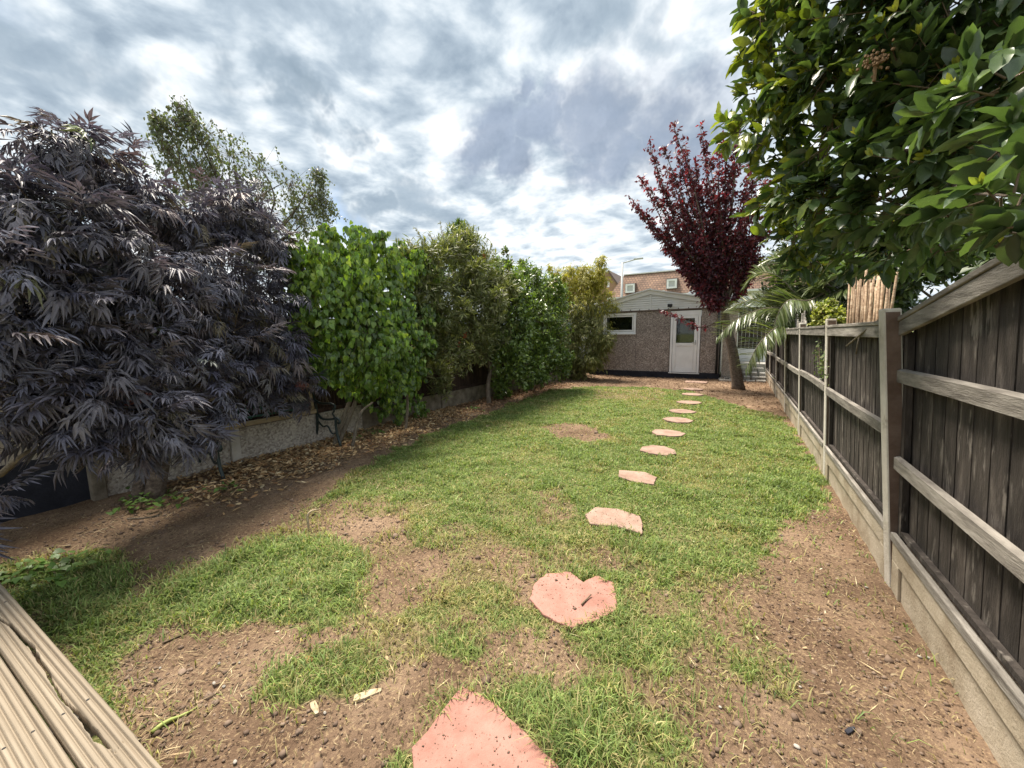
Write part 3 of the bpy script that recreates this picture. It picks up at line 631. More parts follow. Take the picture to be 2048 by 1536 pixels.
for k in range(14):                                                    # fixing caps along the foot of the gable
    x = xl+0.3+k*0.31
    mb = MB(); mb.tube([(x, GYF-0.056, 2.325), (x, GYF-0.075, 2.325)], 0.016, 8); mb.build('fixing_cap', M['rubber'], ga)
mb = MB(); mb.tube([(-0.53, GYF-0.06, 0.2), (-0.53, GYF-0.06, 2.26)], 0.035, 10); mb.build('downpipe', M['rubber'], ga, smooth=True)
# floodlight under the gable
fo = MB(); fo.tube([(-1.98, GYF-0.05, 2.36), (-1.98, GYF-0.12, 2.38)], 0.02, 8); fo.box(-2.05, -1.91, GYF-0.2, GYF-0.12, 2.37, 2.47); fo.build('floodlight', M['rubber'], ga, bevel=0.01)
# window
wi = MB(); x0, x1, z0, z1 = -4.27, -3.1, 1.515, 2.235
for b_ in ((x0, x1, z0, z0+0.075), (x0, x1, z1-0.075, z1), (x0, x0+0.075, z0+0.0755, z1-0.0755), (x1-0.075, x1, z0+0.0755, z1-0.0755)): wi.box(b_[0], b_[1], GYF-0.012, GYF+0.07, b_[2], b_[3])
win = wi.build('window', M['upvc'], ga, bevel=0.006)
mb = MB()
for b_ in ((x0+.085, x1-.085, z0+.085, z0+.13), (x0+.085, x1-.085, z1-.13, z1-.085), (x0+.085, x0+.13, z0+.1305, z1-.1305), (x1-.13, x1-.085, z0+.1305, z1-.1305)): mb.box(b_[0], b_[1], GYF+0.004, GYF+0.06, b_[2], b_[3])
mb.build('sash', M['upvc'], win, bevel=0.004)
mb = MB(); mb.box(x0+.12, x1-.12, GYF+0.03, GYF+0.036, z0+.12, z1-.12); mb.build('pane', M['glass'], win)
mb = MB(); mb.box(x0-.02, x1+.02, GYF-0.06, GYF-0.013, z0-0.03, z0+0.005); mb.build('sill', M['upvc'], win, bevel=0.005)
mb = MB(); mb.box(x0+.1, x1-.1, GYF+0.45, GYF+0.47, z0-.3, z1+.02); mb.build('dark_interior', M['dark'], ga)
# door
x0, x1, z0, z1 = -1.955, -1.045, 0.19, 2.24
do = MB()
for b_ in ((x0, x0+0.07, z0, z1), (x1-0.07, x1, z0, z1), (x0+.0705, x1-.0705, z1-0.15, z1)): do.box(b_[0], b_[1], GYF-0.02, GYF+0.07, b_[2], b_[3])
dfr = do.build('door_frame', M['upvc'], ga, bevel=0.006)
a0, a1, c0, c1 = x0+0.078, x1-0.078, z0+0.01, z1-0.158
mb = MB()
for b_ in ((a0, a0+.1, c0, c1), (a1-.1, a1, c0, c1), (a0+.1005, a1-.1005, c0, c0+.11), (a0+.1005, a1-.1005, c1-.09, c1), (a0+.1005, a1-.1005, c0+.88, c0+.98)): mb.box(b_[0], b_[1], GYF-0.008, GYF+0.06, b_[2], b_[3])
dr = mb.build('door', M['upvc'], ga, bevel=0.006)
mb = MB(); mb.box(a0+.095, a1-.095, GYF+0.012, GYF+0.04, c0+.105, c0+.885); mb.build('lower_panel', M['upvc'], dr)
mb = MB()
q0, q1, s0, s1 = a0+.105, a1-.105, c0+.115, c0+.875
for b_ in ((q0, q1, s0, s0+.022), (q0, q1, s1-.022, s1), (q0, q0+.022, s0+.0222, s1-.0222), (q1-.022, q1, s0+.0222, s1-.0222)): mb.box(b_[0], b_[1], GYF+0.002, GYF+0.0115, b_[2], b_[3])
mb.build('panel_moulding', M['upvc'], dr, bevel=0.004)
mb = MB(); mb.box(a0+.095, a1-.095, GYF+0.02, GYF+0.026, c0+.975, c1-.085); mb.build('pane', M['glass'], dr)
mb = MB(); mb.bar((a1-.05, GYF-.03, 1.12), (a1-.05, GYF-.03, 1.27), .03, .025, (0, 1, 0)); mb.bar((a1-.05, GYF-.05, 1.2), (a1-.16, GYF-.05, 1.2), .02, .02); mb.build('handle', M['metal'], dr, bevel=0.004)
mb = MB(); mb.box(x0-.02, x1+.02, GYF-0.06, GYF-0.021, z0-0.03, z0); mb.build('threshold', M['upvc'], dr)
mb = MB(); mb.box(a0+.18, a1-.08, GYF+0.3, GYF+0.31, c0+1.0, c1); mb.build('blind', M['blind'], ga)
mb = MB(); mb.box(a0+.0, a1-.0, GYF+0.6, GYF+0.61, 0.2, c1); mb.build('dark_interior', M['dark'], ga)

# flat white roof beyond the garage, left
wb = thing('flat_roof_garage', (-6.0, 17.5, 0), 'white flat-roofed garage beyond the bamboo, left of the gabled one', 'garage')
mb = MB(); mb.box(-8.2, -4.95, 15.2, 20, -0.1, 2.6); mb.build('wall', M['white'], wb)
mb = MB(); mb.box(-8.3, -4.9, 15.1, 20.1, 2.603, 2.74); mb.build('fascia', M['white'], wb)
mb = MB(); mb.add([(-8.3, 15.1, 2.743), (-4.9, 15.1, 2.743), (-4.9, 20.1, 3.0), (-8.3, 20.1, 3.0)], [(0, 1, 2, 3)]); mb.build('roof', M['white'], wb)
for k in range(5):
    mb = MB(); mb.box(-7.6+k*.62, -7.5+k*.62, 15.4+0.5*(k % 3), 15.5+0.5*(k % 3), 2.75, 2.83); mb.build('roof_clip', M['rubber'], wb)
# pale gable wall behind on the right
pg = thing('white_outbuilding', (-0.6, 21.5, 0), 'white gable end rising just behind the garage roof at right', 'building')
mb = MB(); mb.add([(-2.4, 21, -.1), (0.4, 21, -.1), (0.4, 21, 3.1), (-1.3, 21, 3.75), (-2.1, 21, 3.55), (-2.4, 21, 3.3)]+[(-2.4, 24, -.1), (0.4, 24, -.1), (0.4, 24, 3.1), (-1.3, 24, 3.75), (-2.1, 24, 3.55), (-2.4, 24, 3.3)],
                  [(0, 1, 2, 3, 4, 5), (11, 10, 9, 8, 7, 6)]+[(i, i+6, (i+1) % 6+6, (i+1) % 6) for i in range(6)]); mb.build('wall', M['white'], pg)
mb = MB(); mb.box(-1.0, 0.2, 20.96, 20.995, 2.2, 2.35); mb.build('trim', M['upvc'], pg)

# ---------------------------------------------------------------- passage right of the garage: wall, back fence, steps
rw = thing('low_rendered_wall', (-0.2, 14.6, 0), 'narrow pale pebbledash wall stub beside the garage corner', 'wall')
mb = MB(); mb.box(-0.40, 0.0, 14.25, 15.9, -0.1, 2.2); mb.build('wall', M['dash_pale'], rw)
mb = MB(); mb.box(-0.43, 0.03, 14.22, 15.93, 2.202, 2.27); mb.build('coping', M['roofedge'], rw)
bf = thing('end_fence', (0.6, 16.6, 0), 'dark slatted fence on white concrete boards closing the passage by the garage', 'fence')
for z0 in (0.44, 0.68):
    mb = MB(); mb.box(0.02, 1.35, 16.5, 16.55, z0, z0+0.232); mb.build('gravel_board', M['white'], bf, bevel=0.01)
for k in range(11):
    mb = MB(); mb.box(0.02+k*0.122, 0.136+k*0.122, 16.52, 16.54, 0.915, 2.4); mb.build('board', M['fence'], bf)
te = MB(); te.box(-0.05, 1.2, 15.5, 16.7, -0.1, 0.44); tag(te.build('terrace', M['flag'], None, bevel=0.02), kind='structure')
stn = 0
for (yb, z, n_) in ((15.2, 0.30, 4), (14.75, 0.19, 4), (14.3, 0.09, 4), (13.75, 0.02, 3)):
    for k in range(n_):
        x = 0.02+k*0.80/n_*1.05+random.uniform(-.03, .03); wd = 0.80/n_; mb = MB()
        poly = [(x+random.uniform(0, .03), yb), (x+wd-random.uniform(.0, .03), yb+random.uniform(-.03, .03)), (x+wd, yb+.38), (x+.02, yb+.4)]
        mb.prism(poly, -0.1, z+random.uniform(-.015, .02)); o = mb.build('step_stone', M['flag'], None, bevel=0.012)
        stn += 1; tag(o, 'flat grey stone laid in the rough steps beside the garage', 'stone', 'step stones beside the garage')
cu = MB(); cu.box(-0.42, 0.0, 13.55, 13.62, -0.05, 0.05); tag(cu.build('kerb_stone', M['flag'], None, bevel=0.01), 'short pale kerb stone lying left of the plum trunk', 'stone')
for k in range(26):
    x, y = random.uniform(-.42, -.02), random.uniform(13.66, 14.2); s_ = random.uniform(.03, .07); mb = MB(); n = 7; ph = random.random()*6
    mb.prism([(x+s_*random.uniform(.7, 1.2)*math.cos(ph+q*6.283/n), y+s_*random.uniform(.7, 1.2)*math.sin(ph+q*6.283/n)) for q in range(n)], -0.03, random.uniform(.02, .09))
    tag(mb.build('cobble', M['stone'], None, bevel=0.01), 'small grey cobble in the heap at the garage corner', 'stone', 'cobbles heaped at the garage corner')

# ---------------------------------------------------------------- far houses and street lamp
fh = thing('far_house', (-5, 43, 0), 'distant house with brown tiled mansard roof and two white dormers', 'house')
mb = MB(); mb.box(-11.6, 8.0, 40.4, 48, -0.1, 5.2); mb.build('wall', M['white'], fh)
mb = MB(); mb.add([(-11.8, 40.0, 5.2), (8.2, 40.0, 5.2), (8.2, 41.4, 7.55), (-10.5, 41.4, 7.55), (-11.8, 48.4, 5.2), (8.2, 48.4, 5.2), (8.2, 47.2, 7.55), (-10.5, 47.2, 7.55)],
                  [(0, 1, 2, 3), (1, 5, 6, 2), (5, 4, 7, 6), (4, 0, 3, 7), (3, 2, 6, 7), (4, 5, 1, 0)]); mb.build('roof', M['rooftile'], fh)
mb = MB(); mb.box(-10.5, 8.2, 41.3, 41.5, 7.553, 7.65); mb.build('ridge_cap', M['clad'], fh)
mb = MB(); mb.box(-11.8, 8.2, 39.85, 39.99, 5.05, 5.22); mb.build('gutter', M['white'], fh)
for x, z in ((-9.55, 6.0), (-5.65, 6.15)):
    dm = MB(); dm.box(x-0.5, x+0.5, 40.2, 41.2, z-0.42, z+0.55); d = dm.build('dormer', M['roofedge'], fh)
    mb = MB()
    for b_ in ((x-.45, x+.45, z-.38, z-.22), (x-.45, x+.45, z+.32, z+.48), (x-.45, x-.27, z-.2195, z+.3195), (x+.27, x+.45, z-.2195, z+.3195)): mb.box(b_[0], b_[1], 40.1, 40.195, b_[2], b_[3])
    mb.build('window_frame', M['upvc'], d)
    mb = MB(); mb.box(x-.26, x+.26, 40.16, 40.19, z-.21, z+.31); mb.build('pane', M['metal'], d)
mb = MB(); mb.box(-8.2, -6.2, 39.7, 39.84, 5.25, 5.6); mb.build('porch_fascia', M['upvc'], fh)
bh = thing('brick_house', (-14.5, 49, 0), 'orange brick gable house glimpsed above the yellow bamboo', 'house')
mb = MB(); mb.add([(-19.0, 45, -.1), (-11.6, 45, -.1), (-11.6, 45, 6.3), (-13.2, 45, 8.6), (-17.4, 45, 8.6), (-19, 45, 6.3)]+[(-19.0, 53, -.1), (-11.6, 53, -.1), (-11.6, 53, 6.3), (-13.2, 53, 8.6), (-17.4, 53, 8.6), (-19, 53, 6.3)],
                  [(0, 1, 2, 3, 4, 5), (11, 10, 9, 8, 7, 6)]+[(i, i+6, (i+1) % 6+6, (i+1) % 6) for i in range(6)]); mb.build('wall', M['brick'], bh)
mb = MB(); mb.box(-13.3, -13.05, 44.95, 44.995, 6.9, 7.6); mb.build('window', M['upvc'], bh)
mb = MB(); mb.bar((-11.4, 49, 6.2), (-13.2, 49, 8.75), 8.4, 0.16, (0.8, 0, 0.6)); mb.build('verge', M['roofedge'], bh)
sh = thing('far_house', (-20, 50, 0), 'distant house with a dark low roof above the privet hedge', 'house')
mb = MB(); mb.box(-24, -17.8, 48, 55, -.1, 7.6); mb.build('wall', M['brick'], sh)
mb = MB(); mb.add([(-24.4, 47.6, 7.6), (-17.5, 47.6, 7.6), (-17.5, 55.4, 7.6), (-24.4, 55.4, 7.6), (-22.5, 51.5, 9.6), (-19, 51.5, 9.6)], [(3, 2, 1, 0), (0, 1, 5, 4), (1, 2, 5), (2, 3, 4, 5), (3, 0, 4)]); mb.build('roof', M['roofedge'], sh)
sl_ = thing('street_lamp', (-7.75, 30, 0), 'tall grey street lamp with a bent arm rising behind the garage', 'lamp')
mb = MB(); mb.tube([(-7.75, 30, -.1), (-7.75, 30, 6.85)], [0.10, 0.075], 10); mb.build('pole', M['metal'], sl_, smooth=True)
mb = MB(); mb.tube([(-7.75, 30, 6.8), (-6.85, 30, 6.96)], 0.045, 8); mb.build('arm', M['metal'], sl_, smooth=True)
mb = MB(); mb.box(-6.9, -6.25, 29.88, 30.12, 6.94, 7.04); mb.build('lamp_head', M['metal'], sl_, bevel=0.02)

# ---------------------------------------------------------------- deck in the near left corner
dk = thing('timber_deck', (-1.8, -0.8, 0), 'grooved timber decking with a split edge board in the near left corner', 'deck')
DZ = 0.25; e0 = np.array([-3.31, 0.262]); e1 = np.array([-1.39, 0.330]); du = (e1-e0)/np.linalg.norm(e1-e0); dn = np.array([du[1], -du[0]])   # dn points back, away from the lawn
ck = [at(x, y, 'Z', DZ)[:2] for x, y in [(-30, 1215), (20, 1250), (60, 1290), (95, 1345), (130, 1400), (165, 1440), (195, 1475), (225, 1495)]]
cku = [float(np.dot(c-e0, du)) for c in ck]; ckv = [float(np.dot(c-e0, dn)) for c in ck]
def deckboard(k, u0, u1, nu, nv, crack=False):
    wd = 0.118; off = k*0.1235; us = np.linspace(u0, u1, nu); vs = np.linspace(0, wd, nv); U, Vv = np.meshgrid(us, vs, indexing='ij')
    z = -0.0085*(0.5+0.5*np.cos(Vv/wd*2*math.pi*6))**2.6+0.0005*(fbm(U*3, Vv*60, 3, 5+k)-0.5)
    ed = np.minimum(Vv, wd-Vv); z -= 0.004*np.clip(1-ed/0.004, 0, 1)
    z += 0.0015*(fbm(U, Vv*0+k, 2.0, 77)-0.5)
    if crack:
        cv = np.interp(U, cku, ckv)+(fbm(U, U*0, 14, 3)-0.5)*0.010; half = np.interp(U, cku, [0.002, 0.0055, 0.006, 0.0045, 0.004, 0.006, 0.0085, 0.0]) * (0.7+0.6*fbm(U, U*0, 20, 8))
        z = np.where((np.abs(Vv-cv) < half) & (U < cku[-1]), -0.0275, z)
        un = float(np.dot(at(283, 1466, 'Z', DZ)[:2]-e0, du))
        z = np.where((U > un) & (Vv < 0.006), -0.024, z)                 # the front splinter ends here
        z = np.where((np.abs(U-un+0.015*np.sin(Vv*60)) < 0.0014) & (Vv > 0.03), -0.012, z)   # crack across
    X = e0[0]+du[0]*U+dn[0]*(Vv+off); Y = e0[1]+du[1]*U+dn[1]*(Vv+off)
    top = np.stack([X, Y, DZ+z], -1).reshape(-1, 3); bot = np.stack([X, Y, np.full_like(X, DZ-0.028)], -1).reshape(-1, 3); n = nu*nv
    I = (np.arange(nu-1)[:, None]*nv+np.arange(nv-1)[None]).ravel(); F_ = [np.stack([I, I+nv, I+nv+1, I+1], -1), np.array([[nv-1, nu*nv-1, (nu-1)*nv, 0]])+n]
    if crack:                                                             # the split goes right through the board
        low = (z.ravel() < -0.026); q = F_[0]; F_ = [q[~(low[q].all(1))]]
    def skirt(a_): return np.stack([a_[:-1], a_[1:], a_[1:]+n, a_[:-1]+n], -1)
    F_ += [skirt(np.arange(nu)*nv)[:, ::-1], skirt(np.arange(nu)*nv+nv-1), skirt(np.arange(nv)), skirt((nu-1)*nv+np.arange(nv))[:, ::-1]]
    return link('deck_board', npmesh('deck_board', np.concatenate([top, bot]), np.concatenate(F_)), M['deck'], dk)
deckboard(0, -1.0, 4.0, 620, 110, True); deckboard(1, -1.0, 4.0, 160, 90)
for k in range(2, 12): deckboard(k, -1.0, 4.0, 24, 84)
P3 = lambda u, v, z: (e0[0]+du[0]*u+dn[0]*v, e0[1]+du[1]*u+dn[1]*v, z)
for u in (-0.8, 0.3, 1.4, 2.5, 3.7):
    mb = MB(); mb.bar(P3(u, 0.02, DZ-0.08), P3(u, 1.46, DZ-0.08), 0.045, 0.098); mb.build('joist', M['rail'], dk)
    for v_ in (0.25, 1.3):
        mb = MB(); mb.bar(P3(u, v_, -0.1), P3(u, v_, DZ-0.131), 0.09, 0.09, (0, 1, 0)); mb.build('support', M['rail'], dk)

# ---------------------------------------------------------------- stepping stones
def stone(pts, label, mat_, z=0.014):
    poly = pts; cx = sum(p[0] for p in poly)/len(poly); cy_ = sum(p[1] for p in poly)/len(poly); q_ = np.array(poly); h = max(float(gz(cx+(q_[:, 0]-cx)*k_, cy_+(q_[:, 1]-cy_)*k_).max()) for k_ in (0, .25, .5, .75, .95))-.008; mb = MB(); n = len(poly)
    # subdivide and roughen the rim
    rim = []
    for i in range(n):
        a_, b_ = np.array(poly[i]), np.array(poly[(i+1) % n])
        for q in range(4): rim.append(tuple(a_+(b_-a_)*q/4+np.array([random.uniform(-.006, .006), random.uniform(-.006, .006)])))
    if sum((rim[i][0]*rim[(i+1) % len(rim)][1]-rim[(i+1) % len(rim)][0]*rim[i][1]) for i in range(len(rim))) < 0: rim = rim[::-1]
    mb.prism(rim, h-0.08, h+z)
    return tag(mb.build('stepping_stone', mat_, None, bevel=0.006), label, 'paving stone', 'stepping stones across the lawn')
stone(gpoly([(925, 1385), (985, 1415), (1060, 1490), (1122, 1548), (1100, 1640), (960, 1700), (830, 1600), (826, 1510)]), 'pink stepping stone nearest the camera, cut by the bottom edge', M['slab'], 0.02)
stone(gpoly([(1092, 1152), (1140, 1148), (1166, 1168), (1196, 1155), (1230, 1172), (1234, 1225), (1195, 1245), (1140, 1262), (1085, 1235), (1060, 1202), (1068, 1172)]), 'pink stepping stone with a notched far edge, second from the camera', M['slab'], 0.02)
stone(gpoly([(1190, 1022), (1235, 1025), (1280, 1040), (1286, 1056), (1285, 1076), (1240, 1062), (1180, 1056), (1170, 1036)]), 'cracked buff stepping stone, third from the camera', M['slab_pale'], 0.02)
stone(gpoly([(1238, 945), (1290, 949), (1313, 960), (1308, 974), (1270, 969), (1237, 959)]), 'buff stepping stone, fourth from the camera', M['slab_pale'], 0.02)
ordn = ['fifth', 'sixth', 'seventh', 'eighth', 'ninth', 'tenth', 'eleventh']
for k, (px_, py_) in enumerate([(1315, 905), (1337, 870), (1355, 843), (1363, 825), (1378, 806), (1385, 791), (1386, 780)]):
    c = at(px_, py_, 'Z', 0); a0_ = random.random(); n = 8
    poly = [(c[0]+0.235*random.uniform(.85, 1.1)*math.cos(a0_+q*6.283/n), c[1]+0.225*random.uniform(.85, 1.1)*math.sin(a0_+q*6.283/n)) for q in range(n)]
    stone(poly, 'buff stepping stone in the grass, %s from the camera' % ordn[k], M['slab_pale'], 0.028)
c = at(1392, 765, 'Z', 0); stone([(c[0]-.3, c[1]-.22), (c[0]+.3, c[1]-.22), (c[0]+.31, c[1]+.22), (c[0]-.3, c[1]+.22)], 'last stepping stone, lying in brown soil before the garage door', M['slab_pale'], 0.03)

# ---------------------------------------------------------------- old bench (its seat slats are gone)
be = thing('garden_bench', (-5.0, 2.6, 0), 'old cast-iron garden bench without seat slats under the purple shrub', 'bench')
def bench_end(y):
    def P(x, z): return (x, y, z)
    o = MB(); fx, bx_ = -4.72, -5.17
    o.tube(bez([P(fx+0.05, 0.0), P(fx-0.01, 0.14), P(fx-0.035, 0.30), P(fx-0.02, 0.41)], 9), [0.022, 0.019, 0.018, 0.018, 0.018, 0.018, 0.018, 0.02, 0.022], 8)
    e = o.build('end_frame', M['iron'], be, smooth=True)
    o = MB(); o.tube(bez([P(bx_-0.10, 0.0), P(bx_-0.02, 0.2), P(bx_, 0.42), P(bx_-0.03, 0.62), P(bx_-0.12, 0.86)], 13), 0.019, 8); o.build('back_leg', M['iron'], e, smooth=True)
    o = MB(); o.tube(bez([P(bx_, 0.44), P(bx_+0.12, 0.36), P(fx-0.1, 0.38), P(fx-0.02, 0.41), P(fx+0.05, 0.38), P(fx+0.045, 0.335), P(fx+0.01, 0.34)], 17), 0.017, 8); o.build('seat_support', M['iron'], e, smooth=True)
    o = MB(); o.tube(bez([P(bx_-0.02, 0.62), P(bx_+0.12, 0.585), P(fx-0.14, 0.60), P(fx-0.04, 0.585), P(fx-0.03, 0.54), P(fx-0.075, 0.53)], 15), 0.015, 8); o.build('arm_rest', M['iron'], e, smooth=True)
    o = MB(); o.tube(bez([P(fx-0.07, 0.54), P(fx-0.05, 0.50), P(fx-0.09, 0.46), P(fx-0.05, 0.415)], 9), 0.012, 7); o.build('arm_strut', M['iron'], e, smooth=True)
    o = MB(); o.tube(bez([P(fx-0.02, 0.20), P(fx-0.13, 0.17), P(fx-0.22, 0.27), P(bx_+0.12, 0.25), P(bx_, 0.33)], 13), 0.012, 7); o.build('brace', M['iron'], e, smooth=True)
for y in (1.86, 3.28): bench_end(y)
mb = MB(); mb.box(-5.235+.06, -5.20+.06, 1.88, 3.26, 0.44, 0.50); mb.build('back_rail', M['oldwood'], be, bevel=0.006)
mb = MB(); mb.box(-5.30+.07, -5.265+.07, 1.88, 3.26, 0.80, 0.86); mb.build('back_rail', M['oldwood'], be, bevel=0.006)
for y in (1.9, 3.19):
    mb = MB(); mb.bar((-5.165, y+.025, 0.502), (-5.215, y+.025, 0.80), 0.05, 0.03, (1, 0, 0)); mb.build('back_stile', M['oldwood'], be, bevel=0.005)
for k in range(7):
    y = 2.06+k*0.175; mb = MB()
    pts = [(-5.17-0.05*(z_-.5)/.3, y+r_*math.cos(a_), z_) for a_, r_, z_ in [(a_, 0.075*(1-0.07*q), 0.65+0.13*(1-0.07*q)*math.sin(a_)) for q, a_ in enumerate(np.linspace(-1.57, 1.57+4.2, 12))]]
    mb.tube(pts, 0.010, 6); mb.build('scroll_casting', M['verdigris'], be, smooth=True)
mb = MB(); mb.tube([(-5.185, 1.95, 0.54), (-5.185, 3.18, 0.54)], 0.014, 6); mb.build('casting_bar', M['verdigris'], be, smooth=True)

for k in (0, 1, 2):                                                       # screw heads in the boards
    for u in (-0.8, 0.3, 1.4, 2.5):
        for v_ in (0.03, 0.088):
            c = P3(u, k*0.1235+v_, DZ); mb = MB(); mb.tube([(c[0], c[1], DZ-.008), (c[0], c[1], DZ+.0012)], .0045, 8); mb.build('screw', M['rubber'], dk)
# ---------------------------------------------------------------- purple elder, left
el = thing('elder_shrub', (-5.0, 1.25, 0), 'large purple-black cut-leaf elder filling the left side over the bench', 'shrub')
EB = [B(105, 272, 46, 'X', -4.3), B(140, 310, 70, 'X', -4.2), B(20, 350, 50, 'X', -4.1), B(70, 420, 90, 'X', -4.0), B(230, 370, 75, 'X', -4.4), B(300, 420, 80, 'X', -4.5), B(180, 470, 95, 'X', -4.0), B(390, 440, 75, 'X', -4.7),
      B(480, 430, 70, 'X', -4.8), B(530, 500, 62, 'X', -4.8), B(400, 540, 100, 'X', -4.4), B(280, 570, 105, 'X', -4.1), B(110, 570, 110, 'X', -3.9), B(-60, 480, 110, 'X', -3.9), B(-70, 680, 110, 'X', -3.8), B(520, 610, 72, 'X', -4.7),
      B(555, 690, 55, 'X', -4.7), B(440, 660, 95, 'X', -4.4), B(300, 690, 90, 'X', -4.0), B(160, 680, 95, 'X', -3.9), B(30, 680, 95, 'X', -3.9), B(490, 725, 55, 'X', -4.6), B(565, 745, 36, 'X', -4.65), B(612, 765, 20, 'X', -4.6),
      B(240, 770, 80, 'X', -3.8), B(110, 770, 80, 'X', -3.75), B(190, 825, 65, 'X', -3.75), B(315, 825, 62, 'X', -3.8), B(375, 835, 42, 'X', -4.0), B(400, 770, 55, 'X', -4.2), B(20, 790, 60, 'X', -3.8), B(250, 870, 35, 'X', -4.0), B(-60, 820, 60, 'X', -3.8), B(-5, 1000, 18, 'X', -3.7), B(210, 872, 50, 'X', -3.8), B(330, 868, 48, 'X', -3.95), B(395, 825, 36, 'X', -4.15), B(140, 850, 40, 'X', -3.8), B(280, 915, 26, 'X', -4.2), B(470, 775, 40, 'X', -4.65), B(535, 780, 34, 'X', -4.75), B(585, 782, 28, 'X', -4.75), B(610, 790, 18, 'X', -4.7)]
EB = [(c, r*np.array([1.05, 1.05, 0.8])) for c, r in EB]
pos, dv, nr, s0, s1 = clumps(EB, 880, 5, 0.4, 0.1, 0.36, 0.75, 0.7, 0.35, 1.1)
n = len(pos); cols = palette(n, [(0.095, 0.092, 0.13), (0.165, 0.163, 0.21), (0.165, 0.13, 0.13), (0.17, 0.145, 0.09), (0.14, 0.19, 0.06)], [5, 5, 2.2, 0.7, 0.12], 0.22)
ET = [elderleaf(s_) for s_ in range(10)]
plant(el, ET, (pos, dv, nr), RNG.uniform(0.12, 0.32, n), cols, M['leaf_dark'], 'crown', 300)
twigs_mesh('twigs', s0, s1, 0.006, el, M['twig'], 2)
trk = [at(300, 1000, 'Z', 0), at(330, 880, 'X', -4.9), at(358, 780, 'X', -4.85), at(350, 700, 'X', -4.8)]
mb = MB(); mb.tube(bez([trk[0]-np.array([0, 0, .1]), trk[1], trk[2], trk[3]], 14), [0.085-0.0025*i for i in range(14)], 9)
mb.tube(bez([trk[0]-np.array([0.05, .1, .1]), at(300, 860, 'X', -5.0), at(322, 740, 'X', -4.9), at(310, 620, 'X', -4.7)], 14), [0.06-0.002*i for i in range(14)], 8)
mb.build('trunk', M['bark_plum'], el, smooth=True)
limbs(el, 'branches', trk[3], [EB[i] for i in (1, 4, 6, 8, 10, 12, 15, 18, 20, 22, 24, 27)], 0.06, M['bark'])
mb = MB(); mb.tube(bez([at(0, 950, 'X', -4.2), at(40, 915, 'X', -4.0), at(80, 895, 'X', -3.9), at(160, 885, 'X', -3.9)], 9), [.02, .019, .018, .017, .016, .015, .014, .012, .01], 7); mb.build('low_branch', M['bark_pale'], el, smooth=True)
for px_, py_, x_ in ((285, 800, -3.7), (600, 772, -4.55)):              # pinkish flower heads
    c = at(px_, py_, 'X', x_); fl_ = MB()
    for k in range(34):
        d = unit(1, 0.3)[0]; fl_.tube([c, c+d*np.array([.1, .1, .05])], 0.0025, 4, False)
        q = c+d*np.array([.1, .1, .05]); fl_.tube([q-np.array([0, 0, .004]), q+np.array([0, 0, .004])], 0.006, 5)
    fl_.build('flower_head', mat('elder_flower', [(0.30, 0.11, 0.11), (0.42, 0.2, 0.17)], 30, 0.8), el)

# ---------------------------------------------------------------- birch beyond the left fence
bi = thing('birch_tree', (-8.2, 4.2, 0), 'airy pale birch with drooping twigs behind the purple elder', 'tree')
BB = [B(350, 240, 50, 'X', -8), B(400, 280, 60, 'X', -8), B(460, 310, 60, 'X', -8.2), B(330, 300, 45, 'X', -8), B(520, 340, 60, 'X', -8), B(580, 370, 55, 'X', -8), B(620, 390, 40, 'X', -7.8), B(600, 440, 50, 'X', -8), B(540, 430, 70, 'X', -8.2), B(450, 400, 80, 'X', -8.2), B(635, 345, 20, 'X', -7.8), B(360, 210, 22, 'X', -8), B(310, 235, 18, 'X', -8), B(420, 350, 60, 'X', -8), B(500, 390, 60, 'X', -8), B(380, 330, 50, 'X', -8), B(640, 400, 25, 'X', -7.8)]
mb = MB(); top = at(470, 330, 'X', -8.1); base = np.array([-8.2, 4.2, -0.1])
mb.tube(bez([base, (base+top)/2+np.array([.1, -.1, 0]), top], 12), [0.09-0.006*i for i in range(12)], 8); mb.build('trunk', M['bark_pale'], bi, smooth=True)
limbs(bi, 'branches', (base+top*2)/3, BB, 0.05, M['bark'])
LP, LD, LN = [], [], []; S0, S1 = [], []
for c, r in BB:                                                         # hanging strings of small leaves
    for k in range(32):
        s_ = c+unit(1)[0]*r*RNG.uniform(.2, 1.0); e_ = s_+np.array([RNG.normal()*.12, RNG.normal()*.12+.12, -RNG.uniform(.15, .6)])
        S0.append(s_); S1.append(e_); S0.append(c); S1.append(s_)
        for q in range(15):
            t_ = RNG.random(); LP.append(s_+(e_-s_)*t_+RNG.normal(size=3)*.03); d = RNG.normal(size=3)*.6; d[2] -= 1; LD.append(d); LN.append(RNG.normal(size=3))
n = len(LP); plant(bi, oval(0.75), (np.array(LP), np.array(LD), np.array(LN)), RNG.uniform(.035, .062, n), palette(n, [(0.11, 0.14, 0.075), (0.16, 0.18, 0.10), (0.12, 0.125, 0.095)], [3, 2, 3]), M['leaf'])
twigs_mesh('twigs', np.array(S0), np.array(S1), 0.004, bi, M['twig'])

